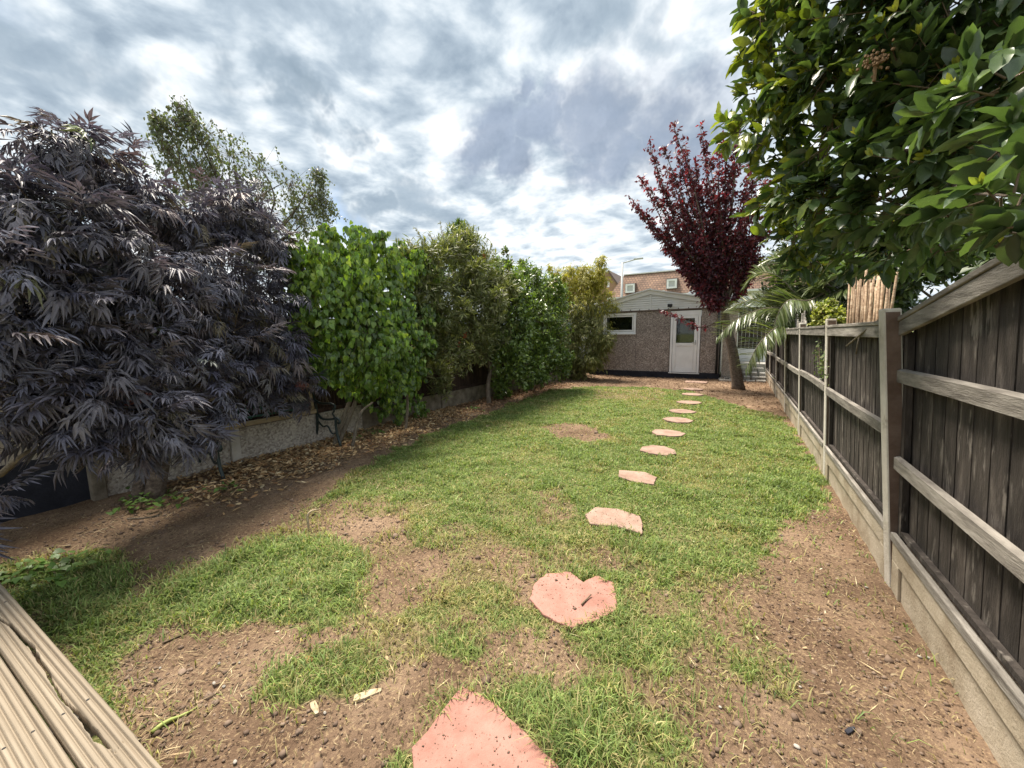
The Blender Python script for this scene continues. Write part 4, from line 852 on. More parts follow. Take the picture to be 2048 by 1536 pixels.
# ---------------------------------------------------------------- bright green climber shrub
iv = thing('ivy_shrub', (-5.0, 3.7, 0), 'dense bright green heart-leaved ivy bush right of the bench', 'shrub')
IB = [B(620, 530, 55, 'X', -4.6), B(690, 520, 58, 'X', -4.6), B(760, 520, 55, 'X', -4.6), B(640, 590, 62, 'X', -4.5), B(720, 590, 70, 'X', -4.4), B(790, 580, 60, 'X', -4.6), B(820, 540, 45, 'X', -4.7), B(650, 650, 60, 'X', -4.5), B(730, 660, 75, 'X', -4.3), B(800, 660, 55, 'X', -4.4),
      B(680, 715, 50, 'X', -4.5), B(750, 725, 55, 'X', -4.35), B(800, 735, 42, 'X', -4.4), B(625, 700, 35, 'X', -4.7), B(800, 775, 25, 'X', -4.45), B(600, 520, 30, 'X', -4.7), B(720, 490, 35, 'X', -4.8), B(660, 490, 30, 'X', -4.8), B(770, 790, 28, 'X', -4.9), B(830, 810, 22, 'X', -4.9), B(850, 640, 30, 'X', -4.6), B(595, 600, 28, 'X', -4.9), B(600, 660, 28, 'X', -4.95), B(800, 820, 22, 'X', -4.85), B(825, 770, 22, 'X', -4.7), B(845, 700, 26, 'X', -4.7), B(860, 560, 30, 'X', -4.7), B(660, 745, 30, 'X', -4.6), B(720, 770, 26, 'X', -4.75), B(770, 815, 24, 'X', -4.9), B(590, 560, 30, 'X', -4.8), B(840, 750, 24, 'X', -4.75), B(835, 845, 18, 'X', -4.95), B(690, 760, 34, 'X', -4.65), B(740, 785, 28, 'X', -4.8), B(640, 720, 34, 'X', -4.75), B(780, 760, 34, 'X', -4.55)]
IB = [(c, r*1.06) for c, r in IB]
pos, dv, nr, s0, s1 = clumps(bumps(IB, 5, .36, .0), 3000, 8, 0.45, 0.2, 0.28, 0.5, 0.3, 1.1, 0.5)
nr[:, 2] *= 0.9; nr += RNG.normal(size=nr.shape)*.3; rel = np.array([0, 0, EYE])-pos; nr += rel/np.linalg.norm(rel, axis=1, keepdims=True)*0.5
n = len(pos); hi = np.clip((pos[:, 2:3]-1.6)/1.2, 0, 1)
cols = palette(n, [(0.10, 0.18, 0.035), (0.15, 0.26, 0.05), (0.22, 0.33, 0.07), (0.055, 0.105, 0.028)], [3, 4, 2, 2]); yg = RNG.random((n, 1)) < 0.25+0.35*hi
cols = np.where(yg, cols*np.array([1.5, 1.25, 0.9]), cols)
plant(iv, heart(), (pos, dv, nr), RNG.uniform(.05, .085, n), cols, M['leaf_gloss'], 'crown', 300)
twigs_mesh('twigs', s0, s1, 0.004, iv, M['twig'], 3)
for k, pts in enumerate([[(664, 870), (700, 800), (733, 735), (735, 650)], [(672, 872), (712, 800), (728, 745), (700, 640)], [(652, 760), (662, 735), (668, 690)], [(810, 852), (815, 800), (800, 720)], [(700, 862), (720, 830), (745, 805)]]):
    P = [at(x, y, 'X', -4.85+0.08*k*(k > 1)) for x, y in pts]
    if k != 2: P[0][2] = -0.05
    mb = MB(); mb.tube(bez(P, 12), [(.033 if k < 2 else .025)*(1-.04*i) for i in range(12)], 8); mb.build('stem', M['bark_pale'], iv, smooth=True)

# ---------------------------------------------------------------- bottlebrush
bo = thing('bottlebrush_shrub', (-4.7, 7.0, 0), 'olive narrow-leaved bottlebrush with spiky tips behind the ivy bush', 'shrub')
OB = [B(850, 520, 48, 'X', -4.8), B(900, 510, 50, 'X', -4.8), B(950, 530, 55, 'X', -4.8), B(860, 580, 60, 'X', -4.7), B(930, 590, 65, 'X', -4.6), B(990, 580, 50, 'X', -4.7), B(880, 640, 50, 'X', -4.6), B(950, 650, 55, 'X', -4.5), B(1000, 640, 40, 'X', -4.6), B(890, 690, 35, 'X', -4.6), B(960, 700, 32, 'X', -4.6), B(930, 480, 35, 'X', -4.9), B(850, 700, 25, 'X', -4.8), B(870, 740, 28, 'X', -4.85), B(860, 650, 40, 'X', -4.75), B(920, 720, 24, 'X', -4.6), B(1000, 690, 34, 'X', -4.6), B(885, 770, 20, 'X', -4.9), B(835, 570, 42, 'X', -4.75), B(842, 630, 42, 'X', -4.75), B(815, 510, 32, 'X', -4.85)]
OB = [(c-np.array([0, 0, .06]), r*1.1) for c, r in OB]
pos, dv, nr, s0, s1 = clumps(bumps(OB, 3, .4, -.2), 3800, 9, 0.3, 0.55, 0.25, 0.8, 0.7, 0.0, 0.5)
n = len(pos); cols = palette(n, [(0.145, 0.165, 0.065), (0.215, 0.225, 0.095), (0.28, 0.27, 0.15), (0.09, 0.11, 0.045)], [4, 4, 2, 2])
plant(bo, lance(0.2), (pos, dv, nr), RNG.uniform(.09, .15, n), cols, M['leaf'])
twigs_mesh('twigs', s0, s1, 0.005, bo, M['bark'], 3)
SP, SD, SN = [], [], []; S0, S1 = [], []
for px_, py_ in [(860, 470), (880, 445), (905, 465), (830, 455), (940, 475), (960, 490), (985, 500), (850, 490), (1000, 520), (920, 470), (815, 478), (975, 478), (895, 480)]:
    t_ = at(px_, py_, 'X', -4.8); b_ = at(px_*0.6+920*0.4, py_*0.35+560*0.65, 'X', -4.75); S0.append(b_); S1.append(t_); ax = (t_-b_)
    for q in range(60):
        u = .45+.55*RNG.random(); SP.append(b_+ax*u); d = RNG.normal(size=3)*.8+ax/np.linalg.norm(ax)*.8; SD.append(d); SN.append(RNG.normal(size=3))
n = len(SP); plant(bo, lance(0.2), (np.array(SP), np.array(SD), np.array(SN)), RNG.uniform(.04, .07, n), palette(n, [(0.19, 0.18, 0.12), (0.26, 0.23, 0.17)], [1, 1]), M['leaf'], 'flower_spikes')
twigs_mesh('spike_stems', np.array(S0), np.array(S1), 0.007, bo, M['bark'])
for px_, py_ in [(968, 515), (958, 522), (930, 670), (918, 690)]:
    c = at(px_, py_, 'X', -4.45); mb = MB()
    for q in range(40):
        h = RNG.uniform(-.06, .06); a_ = RNG.uniform(0, 6.28); mb.tube([c+np.array([0, 0, h]), c+np.array([.035*math.cos(a_), .035*math.sin(a_), h+.01])], .003, 3, False)
    mb.build('red_flower', mat('red_flower', [(0.4, 0.06, 0.04), (0.5, 0.13, 0.07)], 20, 0.7), bo)
mb = MB(); P = [at(978, 810, 'Z', 0)-np.array([0, 0, .08]), at(976, 770, 'X', -4.7), at(980, 735, 'X', -4.7), at(962, 690, 'X', -4.65)]
mb.tube(bez(P, 12), [.055-.002*i for i in range(12)], 9); mb.tube(bez([P[2], at(992, 715, 'X', -4.65), at(1000, 680, 'X', -4.6)], 8), [.03-.002*i for i in range(8)], 7); mb.build('trunk', M['bark'], bo, smooth=True)
limbs(bo, 'branches', P[3], [OB[i] for i in (0, 2, 3, 4, 5, 6, 8)], .05, M['bark'])
mb = MB(); mb.tube(bez([at(975, 735, 'X', -4.7), at(940, 700, 'X', -4.55), at(895, 735, 'X', -4.5)], 8), [.018-.0015*i for i in range(8)], 6); mb.build('bare_branch', M['bark_pale'], bo, smooth=True)

# ---------------------------------------------------------------- privet
pr = thing('privet_bush', (-4.8, 9.2, 0), 'glossy mid-green privet bush between bottlebrush and bamboo', 'shrub')
PB = [B(1020, 570, 38, 'X', -4.7), B(1070, 580, 42, 'X', -4.6), B(1100, 610, 42, 'X', -4.5), B(1020, 620, 45, 'X', -4.5), B(1070, 640, 48, 'X', -4.4), B(1100, 670, 42, 'X', -4.4), B(1030, 680, 48, 'X', -4.4), B(1080, 710, 45, 'X', -4.3), B(1030, 730, 42, 'X', -4.35), B(1105, 735, 26, 'X', -4.25), B(1060, 750, 25, 'X', -4.3), B(1000, 765, 22, 'X', -4.7), B(1000, 700, 30, 'X', -4.5), B(1050, 545, 22, 'X', -4.8), B(990, 545, 25, 'X', -4.8), B(1010, 790, 16, 'X', -4.75)]
PB = [(c, r*1.22) for c, r in PB]
pos, dv, nr, s0, s1 = clumps(bumps(PB, 3, .4, -.1), 4000, 9, 0.45, 0.2, 0.2, 0.8, 0.5, 0.1, 0.7)
n = len(pos); cols = palette(n, [(0.11, 0.17, 0.04), (0.17, 0.24, 0.055), (0.24, 0.31, 0.07), (0.07, 0.11, 0.03)], [4, 4, 2, 2]); plant(pr, oval4(0.55), (pos, dv, nr), RNG.uniform(.06, .10, n), cols, M['leaf_gloss'])
twigs_mesh('twigs', s0, s1, 0.005, pr, M['twig'], 3)
limbs(pr, 'trunk', (-4.8, 9.2, -.08), [PB[i] for i in (1, 3, 4, 6, 7, 8)], .06, M['bark'], fork=(-4.75, 9.2, .5))

# ---------------------------------------------------------------- bamboo
ba = thing('bamboo_clump', (-4.7, 12.6, 0), 'tall yellow-green bamboo clump at the left corner of the garage', 'bamboo')
BA = [B(1140, 570, 26, 'Y', 12.6), B(1170, 565, 30, 'Y', 12.6), B(1195, 560, 22, 'Y', 12.7), B(1120, 600, 30, 'Y', 12.5), B(1160, 610, 38, 'Y', 12.4), B(1195, 610, 30, 'Y', 12.6), B(1140, 660, 40, 'Y', 12.3), B(1185, 660, 38, 'Y', 12.4), B(1205, 690, 22, 'Y', 12.5), B(1130, 710, 36, 'Y', 12.3), B(1170, 715, 36, 'Y', 12.3), B(1150, 745, 26, 'Y', 12.4), B(1195, 720, 22, 'Y', 12.4), B(1200, 535, 14, 'Y', 12.7), B(1110, 545, 15, 'Y', 12.6), B(1205, 518, 10, 'Y', 12.7), B(1120, 745, 24, 'Y', 12.6), B(1170, 540, 18, 'Y', 12.6)]
BA = [(c, r*1.25) for c, r in BA]
pos, dv, nr, s0, s1 = clumps(bumps(BA, 3, .4, .1), 4200, 8, 0.4, 0.0, 0.2, 0.6, 0.5, 0.75, 0.6)
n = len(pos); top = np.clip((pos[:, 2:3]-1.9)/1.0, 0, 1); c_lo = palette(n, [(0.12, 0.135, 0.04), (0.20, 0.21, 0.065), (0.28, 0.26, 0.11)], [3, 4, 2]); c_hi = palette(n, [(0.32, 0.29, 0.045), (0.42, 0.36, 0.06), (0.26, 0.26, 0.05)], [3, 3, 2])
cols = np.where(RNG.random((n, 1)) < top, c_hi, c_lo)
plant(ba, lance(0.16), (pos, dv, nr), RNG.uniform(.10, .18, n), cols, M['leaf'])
for k in range(22):
    b_ = np.array([-4.75+RNG.normal()*.35, 12.5+RNG.normal()*.25, -.05]); i = RNG.integers(0, 9); e_ = BA[i][0]+np.array([RNG.normal()*.1, 0, .1]); mb = MB()
    mb.tube(bez([b_, (b_+e_)/2+np.array([.0, 0, .2]), e_], 8), [.013-.001*q for q in range(8)], 6); mb.build('culm', M['cane'], ba, smooth=True)

# ---------------------------------------------------------------- trees behind the left fence
cf = thing('conifer_tree', (-9.2, 11.9, 0), 'dark green conifer tip showing above the bottlebrush', 'tree')
CB = [B(920, 455, 16, 'X', -9.2), B(915, 475, 24, 'X', -9.2), B(905, 500, 32, 'X', -9.2), B(930, 495, 28, 'X', -9.2), B(915, 540, 40, 'X', -9.2)]
pos, dv, nr, s0, s1 = clumps(CB, 520, 9, 0.3, 0.7, 0.2, 0.35, 0.9, -0.3, 0.2)
n = len(pos); plant(cf, lance(0.22), (pos, dv, nr), RNG.uniform(.10, .2, n), palette(n, [(0.07, 0.12, 0.03), (0.11, 0.17, 0.04), (0.16, 0.2, 0.05)], [3, 3, 1]), M['leaf'])
mb = MB(); mb.tube([(-9.2, 11.9, -.1), tuple(CB[2][0])], [.16, .05], 8); mb.build('trunk', M['bark'], cf, smooth=True)
fb = thing('background_shrub', (-6.6, 11.4, 0), 'light green bush tips and red shoots over the hedge line', 'shrub')
FB = [B(1012, 505, 12, 'X', -6.8), B(1015, 530, 18, 'X', -6.8), B(1045, 530, 16, 'X', -6.6), B(1075, 545, 14, 'X', -6.6), B(990, 530, 20, 'X', -6.6), B(1030, 560, 30, 'X', -6.6)]
pos, dv, nr, s0, s1 = clumps(FB, 260, 7, 0.3, 0.5, 0.25, 0.6, 0.8, 0.0, 0.3)
n = len(pos); plant(fb, oval(0.5), (pos, dv, nr), RNG.uniform(.06, .11, n), palette(n, [(0.12, 0.17, 0.06), (0.17, 0.2, 0.08), (0.25, 0.1, 0.08)], [3, 2, 0.6]), M['leaf'])
twigs_mesh('twigs', s0, s1, 0.006, fb, M['twig']); limbs(fb, 'trunk', (-6.6, 11.4, -.1), FB[1:], .06, M['bark'], fork=(-6.6, 11.4, 1.5))

# ---------------------------------------------------------------- red plum
pl = thing('purple_plum_tree', (0.11, 11.85, 0), 'upright wine-red plum tree leaning in front of the garage corner', 'tree')
PP = [at(1478, 778, 'Y', 11.85), at(1470, 730, 'Y', 11.85), at(1463, 690, 'Y', 11.85), at(1452, 645, 'Y', 11.85), at(1450, 610, 'Y', 11.85)]
PP[0][2] = -.08
mb = MB(); mb.tube(bez(PP, 16), [.18, .15]+[.138-.004*i for i in range(14)], 11); mb.build('trunk', M['bark_plum'], pl, smooth=True)
br = MB(); S = []                                                         # upswept branches, then leaves along them
tips = [(1258, 392, 11.4), (1300, 295, 11.5), (1345, 245, 11.9), (1400, 250, 12.0), (1440, 270, 12.2), (1480, 250, 11.6), (1510, 300, 12.3), (1530, 360, 11.8), (1300, 380, 11.2), (1330, 330, 12.3), (1370, 290, 11.3), (1420, 320, 11.4), (1470, 330, 12.3), (1540, 430, 12.0), (1345, 445, 11.3), (1380, 380, 12.5), (1440, 390, 11.2), (1500, 420, 11.3), (1375, 535, 11.4), (1400, 480, 11.2), (1470, 470, 12.4), (1520, 520, 11.6), (1410, 590, 11.3), (1350, 300, 11.7), (1310, 340, 11.8), (1390, 330, 11.9), (1450, 300, 11.7), (1365, 420, 11.8), (1420, 430, 12.0), (1490, 380, 11.8), (1290, 430, 11.5), (1320, 400, 11.6), (1345, 380, 11.4), (1395, 550, 11.6), (1440, 530, 11.5), (1490, 560, 11.8), (1360, 500, 11.6), (1410, 370, 11.6), (1275, 415, 11.3), (1285, 360, 11.6), (1328, 462, 11.4), (1352, 505, 11.5), (1400, 580, 11.5), (1500, 480, 11.5), (1530, 470, 11.9), (1510, 350, 11.5), (1470, 290, 11.8), (1325, 290, 11.6)]
fork = PP[4]
for k, (x, y, Yp) in enumerate(tips):
    e_ = at(x, y, 'Y', Yp); st = fork+np.array([0, 0, RNG.uniform(-.2, .5)]); mid = st*0.5+e_*0.5; mid[2] -= 0.12*np.linalg.norm((e_-st)[:2]); mid += RNG.normal(size=3)*.08
    pts = bez([st, mid, e_], 12); br.tube(pts, [.035*(1-.075*q) for q in range(12)], 6); S.append(pts)
low = [fork-np.array([0, 0, .35]), at(1400, 655, 'Y', 11.6), at(1350, 632, 'Y', 11.5), at(1318, 618, 'Y', 11.4)]
pts = bez(low, 12); br.tube(pts, [.02*(1-.07*q) for q in range(12)], 6); LOW = pts
br.build('branches', M['bark'], pl, smooth=True)
LP, LD, LN = [], [], []; S0, S1 = [], []
for pi_, pts in enumerate(S+[LOW]):
    lowb = pi_ == len(S)
    for q in range(int(30 if lowb else 72)):
        t_ = RNG.uniform(.22, 1.0)*11; i = min(int(t_), 10); p = pts[i]+(pts[i+1]-pts[i])*(t_-i)
        ax = pts[i+1]-pts[i]; ax /= np.linalg.norm(ax); sd = unit(1)[0]*0.8+ax*0.7; L = RNG.uniform(.08, .36)*(0.45 if lowb else 1)*(1.25-t_/11*.7); e_ = p+sd*L; S0.append(p); S1.append(e_)
        for m_ in range(7 if not lowb else 4):
            u = RNG.uniform(.1, 1.1); LP.append(p+(e_-p)*u+RNG.normal(size=3)*.02); d = RNG.normal(size=3)*.6+sd*.4; d[2] -= .45; LD.append(d); LN.append(RNG.normal(size=3)*.6+np.array([0, -.3, .6]))
n = len(LP); plant(pl, oval4(0.55, -.2), (np.array(LP), np.array(LD), np.array(LN)), RNG.uniform(.075, .125, n), palette(n, [(0.075, 0.024, 0.034), (0.11, 0.03, 0.038), (0.19, 0.04, 0.045), (0.075, 0.042, 0.058)], [4, 4, 1.6, 3], .25), M['leaf_red'], 'crown', 300)
twigs_mesh('twigs', np.array(S0), np.array(S1), 0.004, pl, M['twig'], 2)

# ---------------------------------------------------------------- palm over the right fence
pa = thing('palm_tree', (1.75, 9.6, 0), 'feather palm leaning its arching fronds over the far right fence', 'palm')
hub = np.array([1.55, 9.6, 2.35])
mb = MB(); mb.tube([(1.75, 9.6, -.1), (1.68, 9.6, 1.2), tuple(hub-np.array([0, 0, .1]))], [.19, .17, .15], 12); mb.build('trunk', M['bark'], pa, smooth=True)
frond_px = [[(1600, 612), (1530, 617), (1475, 638), (1437, 672)], [(1610, 630), (1560, 650), (1520, 685), (1493, 735)], [(1600, 590), (1560, 555), (1520, 545), (1490, 570)], [(1620, 570), (1590, 525), (1550, 515), (1515, 540)], [(1640, 560), (1640, 500), (1610, 470), (1570, 470)],
            [(1660, 560), (1690, 510), (1730, 500), (1760, 530)], [(1660, 590), (1710, 570), (1750, 590), (1780, 640)], [(1650, 560), (1670, 500), (1690, 460), (1720, 440)], [(1610, 600), (1560, 590), (1500, 600), (1460, 615)], [(1620, 600), (1580, 600), (1560, 620), (1545, 660)], [(1630, 580), (1600, 540), (1570, 530), (1545, 560)], [(1650, 570), (1680, 540), (1710, 545), (1735, 575)], [(1640, 570), (1655, 530), (1665, 510), (1690, 510)]]
frd = [(9.4, 9.2, 8.9, 8.7), (9.2, 8.7, 8.3, 8.1), (9.5, 9.6, 9.7, 9.8), (9.6, 9.8, 10, 10.1), (9.6, 9.8, 10, 10), (9.4, 9.2, 9, 8.8), (9.2, 8.8, 8.5, 8.2), (9.7, 10, 10.2, 10.3), (9.6, 9.7, 9.9, 10), (9.3, 9.0, 8.8, 8.6), (9.7, 10, 10.2, 10.3), (9.3, 9.1, 8.9, 8.8), (9.6, 9.6, 9.6, 9.6)]
for k, (pp, ys) in enumerate(zip(frond_px, frd)):
    ctrl = [hub]+[at(x, y, 'Y', yy) for (x, y), yy in zip(pp, ys)]; pts = bez(ctrl, 40); L = sum(np.linalg.norm(pts[i+1]-pts[i]) for i in range(39))
    P, Dd, N, Sz = [], [], [], []
    for i in range(6, 40):
        ax = pts[min(i+1, 39)]-pts[i-1]; ax /= np.linalg.norm(ax); sd = np.cross(ax, [0, 0, 1.0]); sd /= max(np.linalg.norm(sd), .2)
        u = i/39; ln = (0.42 if k > 1 else 0.40)*math.sin(math.pi*(0.15+0.80*u))**0.7+.06
        for s_ in (-1, 1):
            for h in (0, .67, 1.33):
                d = ax*(0.55+0.5*u)+sd*s_*0.85+RNG.normal(size=3)*.1; up_ = 0.85 if s_*sd[1] > 0 else -0.55
                d[2] += up_+RNG.normal()*.1; P.append(pts[i]+ax*h*L/80); Dd.append(d); N.append(np.array([0, 0, 1.0])+RNG.normal(size=3)*.3); Sz.append(ln*RNG.uniform(.85, 1.1))
    # narrow blade that droops toward its end
    tv = np.array([(0, .02, 0), (0, -.02, 0), (.35, .032, -.01), (.35, -.032, -.01), (.7, .024, -.07), (.7, -.024, -.07), (1, 0, -.18)]); tf = np.array([(0, 1, 3), (0, 3, 2), (2, 3, 5), (2, 5, 4), (4, 5, 6)])
    V_, F_ = instance(tv, tf, np.array(P), np.array(Dd), np.array(N), np.array(Sz)); cc = palette(len(P), [(0.085, 0.115, 0.04), (0.12, 0.15, 0.055), (0.17, 0.185, 0.085)], [3, 3, 1.5])
    o = link('frond', npmesh('frond', V_, F_, np.repeat(cc, len(tv), 0)), M['leaf_gloss'], pa)
    mb = MB(); mb.tube(pts, [.018*(1-.02*i) for i in range(40)], 6); mb.build('frond_rib', M['bark_pale'], o, smooth=True)

# ---------------------------------------------------------------- bay tree over the near right fence
by = thing('bay_tree', (1.75, 3.1, 0), 'big dark glossy bay tree with yellow-green tips overhanging the near right fence', 'tree')
YB = [B(1560, 60, 85, 'Y', 3.0), B(1520, 20, 50, 'Y', 3.0), B(1640, 40, 100, 'Y', 2.9), B(1760, 40, 120, 'Y', 2.7), B(1900, 30, 130, 'Y', 2.5), B(2020, 30, 120, 'Y', 2.3), B(1570, 160, 80, 'Y', 3.0), B(1660, 160, 100, 'Y', 2.8), B(1780, 170, 120, 'Y', 2.6), B(1900, 170, 120, 'Y', 2.4), B(2020, 170, 120, 'Y', 1.95),
      B(1560, 260, 85, 'Y', 3.1), B(1480, 262, 48, 'Y', 3.3), B(1660, 280, 100, 'Y', 2.8), B(1780, 300, 115, 'Y', 2.6), B(1900, 310, 110, 'Y', 2.35), B(2020, 310, 110, 'Y', 1.8), B(1580, 360, 75, 'Y', 3.2), B(1540, 420, 48, 'Y', 3.5), B(1660, 400, 95, 'Y', 2.9), B(1780, 420, 100, 'Y', 2.7), B(1890, 420, 85, 'Y', 2.5), B(2010, 410, 85, 'Y', 1.6), B(1600, 470, 62, 'Y', 3.5), B(1700, 490, 70, 'Y', 3.3), B(1620, 530, 42, 'Y', 3.6), B(1790, 500, 62, 'Y', 3.2), B(1880, 500, 55, 'Y', 2.9), B(1690, 545, 30, 'Y', 3.6), B(1960, 480, 50, 'Y', 2.35), B(1760, -120, 170, 'Y', 2.7), B(1980, -140, 200, 'Y', 2.4), B(2180, 100, 180, 'Y', 2.3), B(2180, 330, 120, 'Y', 2.1), B(1500, 120, 38, 'Y', 3.1), B(1510, 190, 36, 'Y', 3.1), B(2035, 455, 45, 'Y', 1.55)]
pos, dv, nr, s0, s1 = clumps(YB, 760, 8, 0.35, 0.3, 0.3, 0.75, 0.75, 0.15, 0.75)
n = len(pos); cols = palette(n, [(0.065, 0.105, 0.045), (0.09, 0.14, 0.055), (0.13, 0.185, 0.06), (0.055, 0.088, 0.045)], [4, 4, 2, 3], .18)
left = np.clip((0.55-pos[:, 0:1])/0.8, 0, 1); yg = RNG.random((n, 1)) < left*0.75; cols = np.where(yg, palette(n, [(0.18, 0.23, 0.035), (0.25, 0.27, 0.045)], [1, 1]), cols)
size = RNG.uniform(.08, .13, n); BT = [bayleaf(0.40, -.18, .03, .09), bayleaf(0.46, -.10, .04, .05), bayleaf(0.36, -.28, .035, .12)]
plant(by, BT, (pos, dv, nr), size, cols, M['leaf_bay'], 'crown', 300, smooth=True)
twigs_mesh('twigs', s0, s1, 0.004, by, M['twig'], 1)
# fresh yellow-green rosettes on the shoot tips
sel = RNG.choice(len(s1), 230, replace=False); sel = sel[s1[sel, 0] < 0.75]; TP, TD, TN = [], [], []
for i in sel:
    ax = (s1[i]-s0[i]); ax /= np.linalg.norm(ax); ax[2] += .7
    for q in range(7): TP.append(s1[i]); TD.append(ax+RNG.normal(size=3)*.45); TN.append(RNG.normal(size=3))
n = len(TP); plant(by, bayleaf(.36, -.05, .02, .05), (np.array(TP), np.array(TD), np.array(TN)), RNG.uniform(.022, .05, n), palette(n, [(0.30, 0.31, 0.04), (0.24, 0.28, 0.05), (0.36, 0.34, 0.06)], [1, 1, 1]), M['leaf'], 'young_shoots', smooth=True)
tk = [np.array([1.75, 3.1, -.1]), np.array([1.62, 3.08, 1.4]), at(1930, 420, 'Y', 3.0), at(1925, 300, 'Y', 2.9), at(1900, 150, 'Y', 2.8), at(1875, 0, 'Y', 2.8), at(1870, -150, 'Y', 2.8)]
mb = MB(); mb.tube(bez(tk, 24), [.085-.0028*i for i in range(24)], 10); mb.build('trunk', M['bark'], by, smooth=True)
mb = MB(); mb.tube(bez([at(1940, 300, 'Y', 2.9), at(1860, 260, 'Y', 2.75), at(1800, 140, 'Y', 2.7), at(1775, 0, 'Y', 2.7)], 14), [.026-.0012*i for i in range(14)], 8); mb.tube(bez([at(1945, 330, 'Y', 3.0), at(1990, 200, 'Y', 2.7), at(2040, 60, 'Y', 2.5)], 10), [.035-.002*i for i in range(10)], 8); mb.build('limb', M['bark'], by, smooth=True)
limbs(by, 'branches', tk[3], [YB[i] for i in (0, 2, 6, 7, 11, 13, 17, 19, 23, 24, 26, 8, 14, 16, 22)], .035, M['bark'])
c = at(1752, 120, 'Y', 2.25); mb = MB(); mb.tube([c-np.array([0, 0, .08]), c], .006, 5)
for k in range(60):
    q = c+RNG.normal(size=3)*np.array([.026, .022, .022]); mb.tube([q-np.array([0, 0, .004]), q+np.array([.002, 0, .004])], RNG.uniform(.003, .007), 5)
mb.build('dead_flower_cluster', mat('dead_flower', [(0.10, 0.06, 0.03), (0.2, 0.12, 0.06)], 40, .9), by)['kind'] = 'stuff'

# ---------------------------------------------------------------- things on the right fence
cs = thing('cane_screen', (0.93, 4.3, 0), 'ragged screen of upright brown canes standing behind the fence top', 'screen')
for k in range(40):
    y = 3.86+k*0.0275+random.uniform(-.012, .012); x = 0.965+0.02*(k % 3); h = (1.84+0.22*(k/40)**.7)+random.uniform(-.20, .09); dy = random.uniform(-.09, .09)
    mb = MB(); mb.tube([(x, y, 0.0), (x-0.03, y+dy*.3, 1.5), (x-.035+random.uniform(-.01, .01), y+dy, h)], [.011, .010, .007], 6); mb.build('cane', M['cane'], cs, smooth=True)
c2 = thing('cane_screen', (0.97, 8.4, 0), 'short grey cane bundle poking above the fourth fence panel', 'screen')
for k in range(16):
    y = 7.6+k*0.09+random.uniform(-.03, .03); mb = MB(); mb.tube([(0.96, y, 0), (0.93, y, 1.5), (0.92, y+random.uniform(-.08, .08), 1.72+random.uniform(-.1, .12))], [.016, .015, .012], 6); mb.build('cane', M['rail'], c2, smooth=True)
eu = thing('euonymus_bush', (1.12, 6.5, 0), 'small yellow variegated bush spilling over the fence top', 'shrub')
UB = [B(1650, 625, 24, 'Y', 6.4), B(1672, 632, 20, 'Y', 6.2), B(1640, 640, 20, 'Y', 6.5), B(1660, 612, 16, 'Y', 6.4), B(1655, 650, 16, 'Y', 6.3), B(1680, 648, 14, 'Y', 6.1)]
pos, dv, nr, s0, s1 = clumps(UB, 380, 7, .4, .3, .2, .8, .5, 0, .6); n = len(pos)
plant(eu, oval(.55), (pos, dv, nr), RNG.uniform(.03, .05, n), palette(n, [(0.34, 0.34, 0.06), (0.24, 0.28, 0.06), (0.42, 0.40, 0.12), (0.12, 0.17, 0.04)], [3, 2, 1, 1.5]), M['leaf'])
twigs_mesh('twigs', s0, s1, .004, eu, M['twig'], 2); limbs(eu, 'stems', (1.12, 6.5, -.08), UB[:4], .03, M['twig'], fork=(1.12, 6.5, 1.0))
cl = thing('climber_spray', (1.0, 5.5, 0), 'sprig of small green climber leaves hanging on the third fence panel', 'climber')
LP, LD, LN, S0, S1 = [], [], [], [], []
for (xa, ya), (xb, yb) in [((1640, 690), (1628, 715)), ((1655, 700), (1640, 760)), ((1650, 715), (1655, 755)), ((1660, 712), (1630, 735)), ((1637, 668), (1640, 745))]:
    a_ = at(xa, ya, 'X', .80); b_ = at(xb, yb, 'X', .79); S0.append(a_); S1.append(b_)
    for q in range(34): LP.append(a_+(b_-a_)*RNG.random()+RNG.normal(size=3)*np.array([.015, .05, .04])); LD.append(RNG.normal(size=3)); LN.append(np.array([-1, -.5, .5])+RNG.normal(size=3)*.4)
n = len(LP); plant(cl, oval(.6), (np.array(LP), np.array(LD), np.array(LN)), RNG.uniform(.025, .045, n), palette(n, [(0.10, 0.14, 0.05), (0.2, 0.22, 0.1)], [2, 1]), M['leaf'], 'leaves')
S0.append(np.array([.86, 5.8, 1.56])); S1.append(at(1637, 668, 'X', .80)); S0.append(np.array([1.0, 5.5, 0])); S1.append(np.array([.87, 5.7, 1.57]))
twigs_mesh('stems', np.array(S0), np.array(S1), .004, cl, M['twig'])
mb = MB(); mb.tube(bez([at(1693, 692, 'X', .745), at(1730, 662, 'X', .76), at(1768, 632, 'X', .80)], 8), [.006, .006, .007, .007, .008, .008, .008, .008], 6)
mb.tube([at(1718, 675, 'X', .75), at(1712, 708, 'X', .75)], .005, 5); tag(mb.build('loose_stick', M['bark_pale'], None, smooth=True), 'thin bare stick caught across the top of the second fence panel', 'stick')

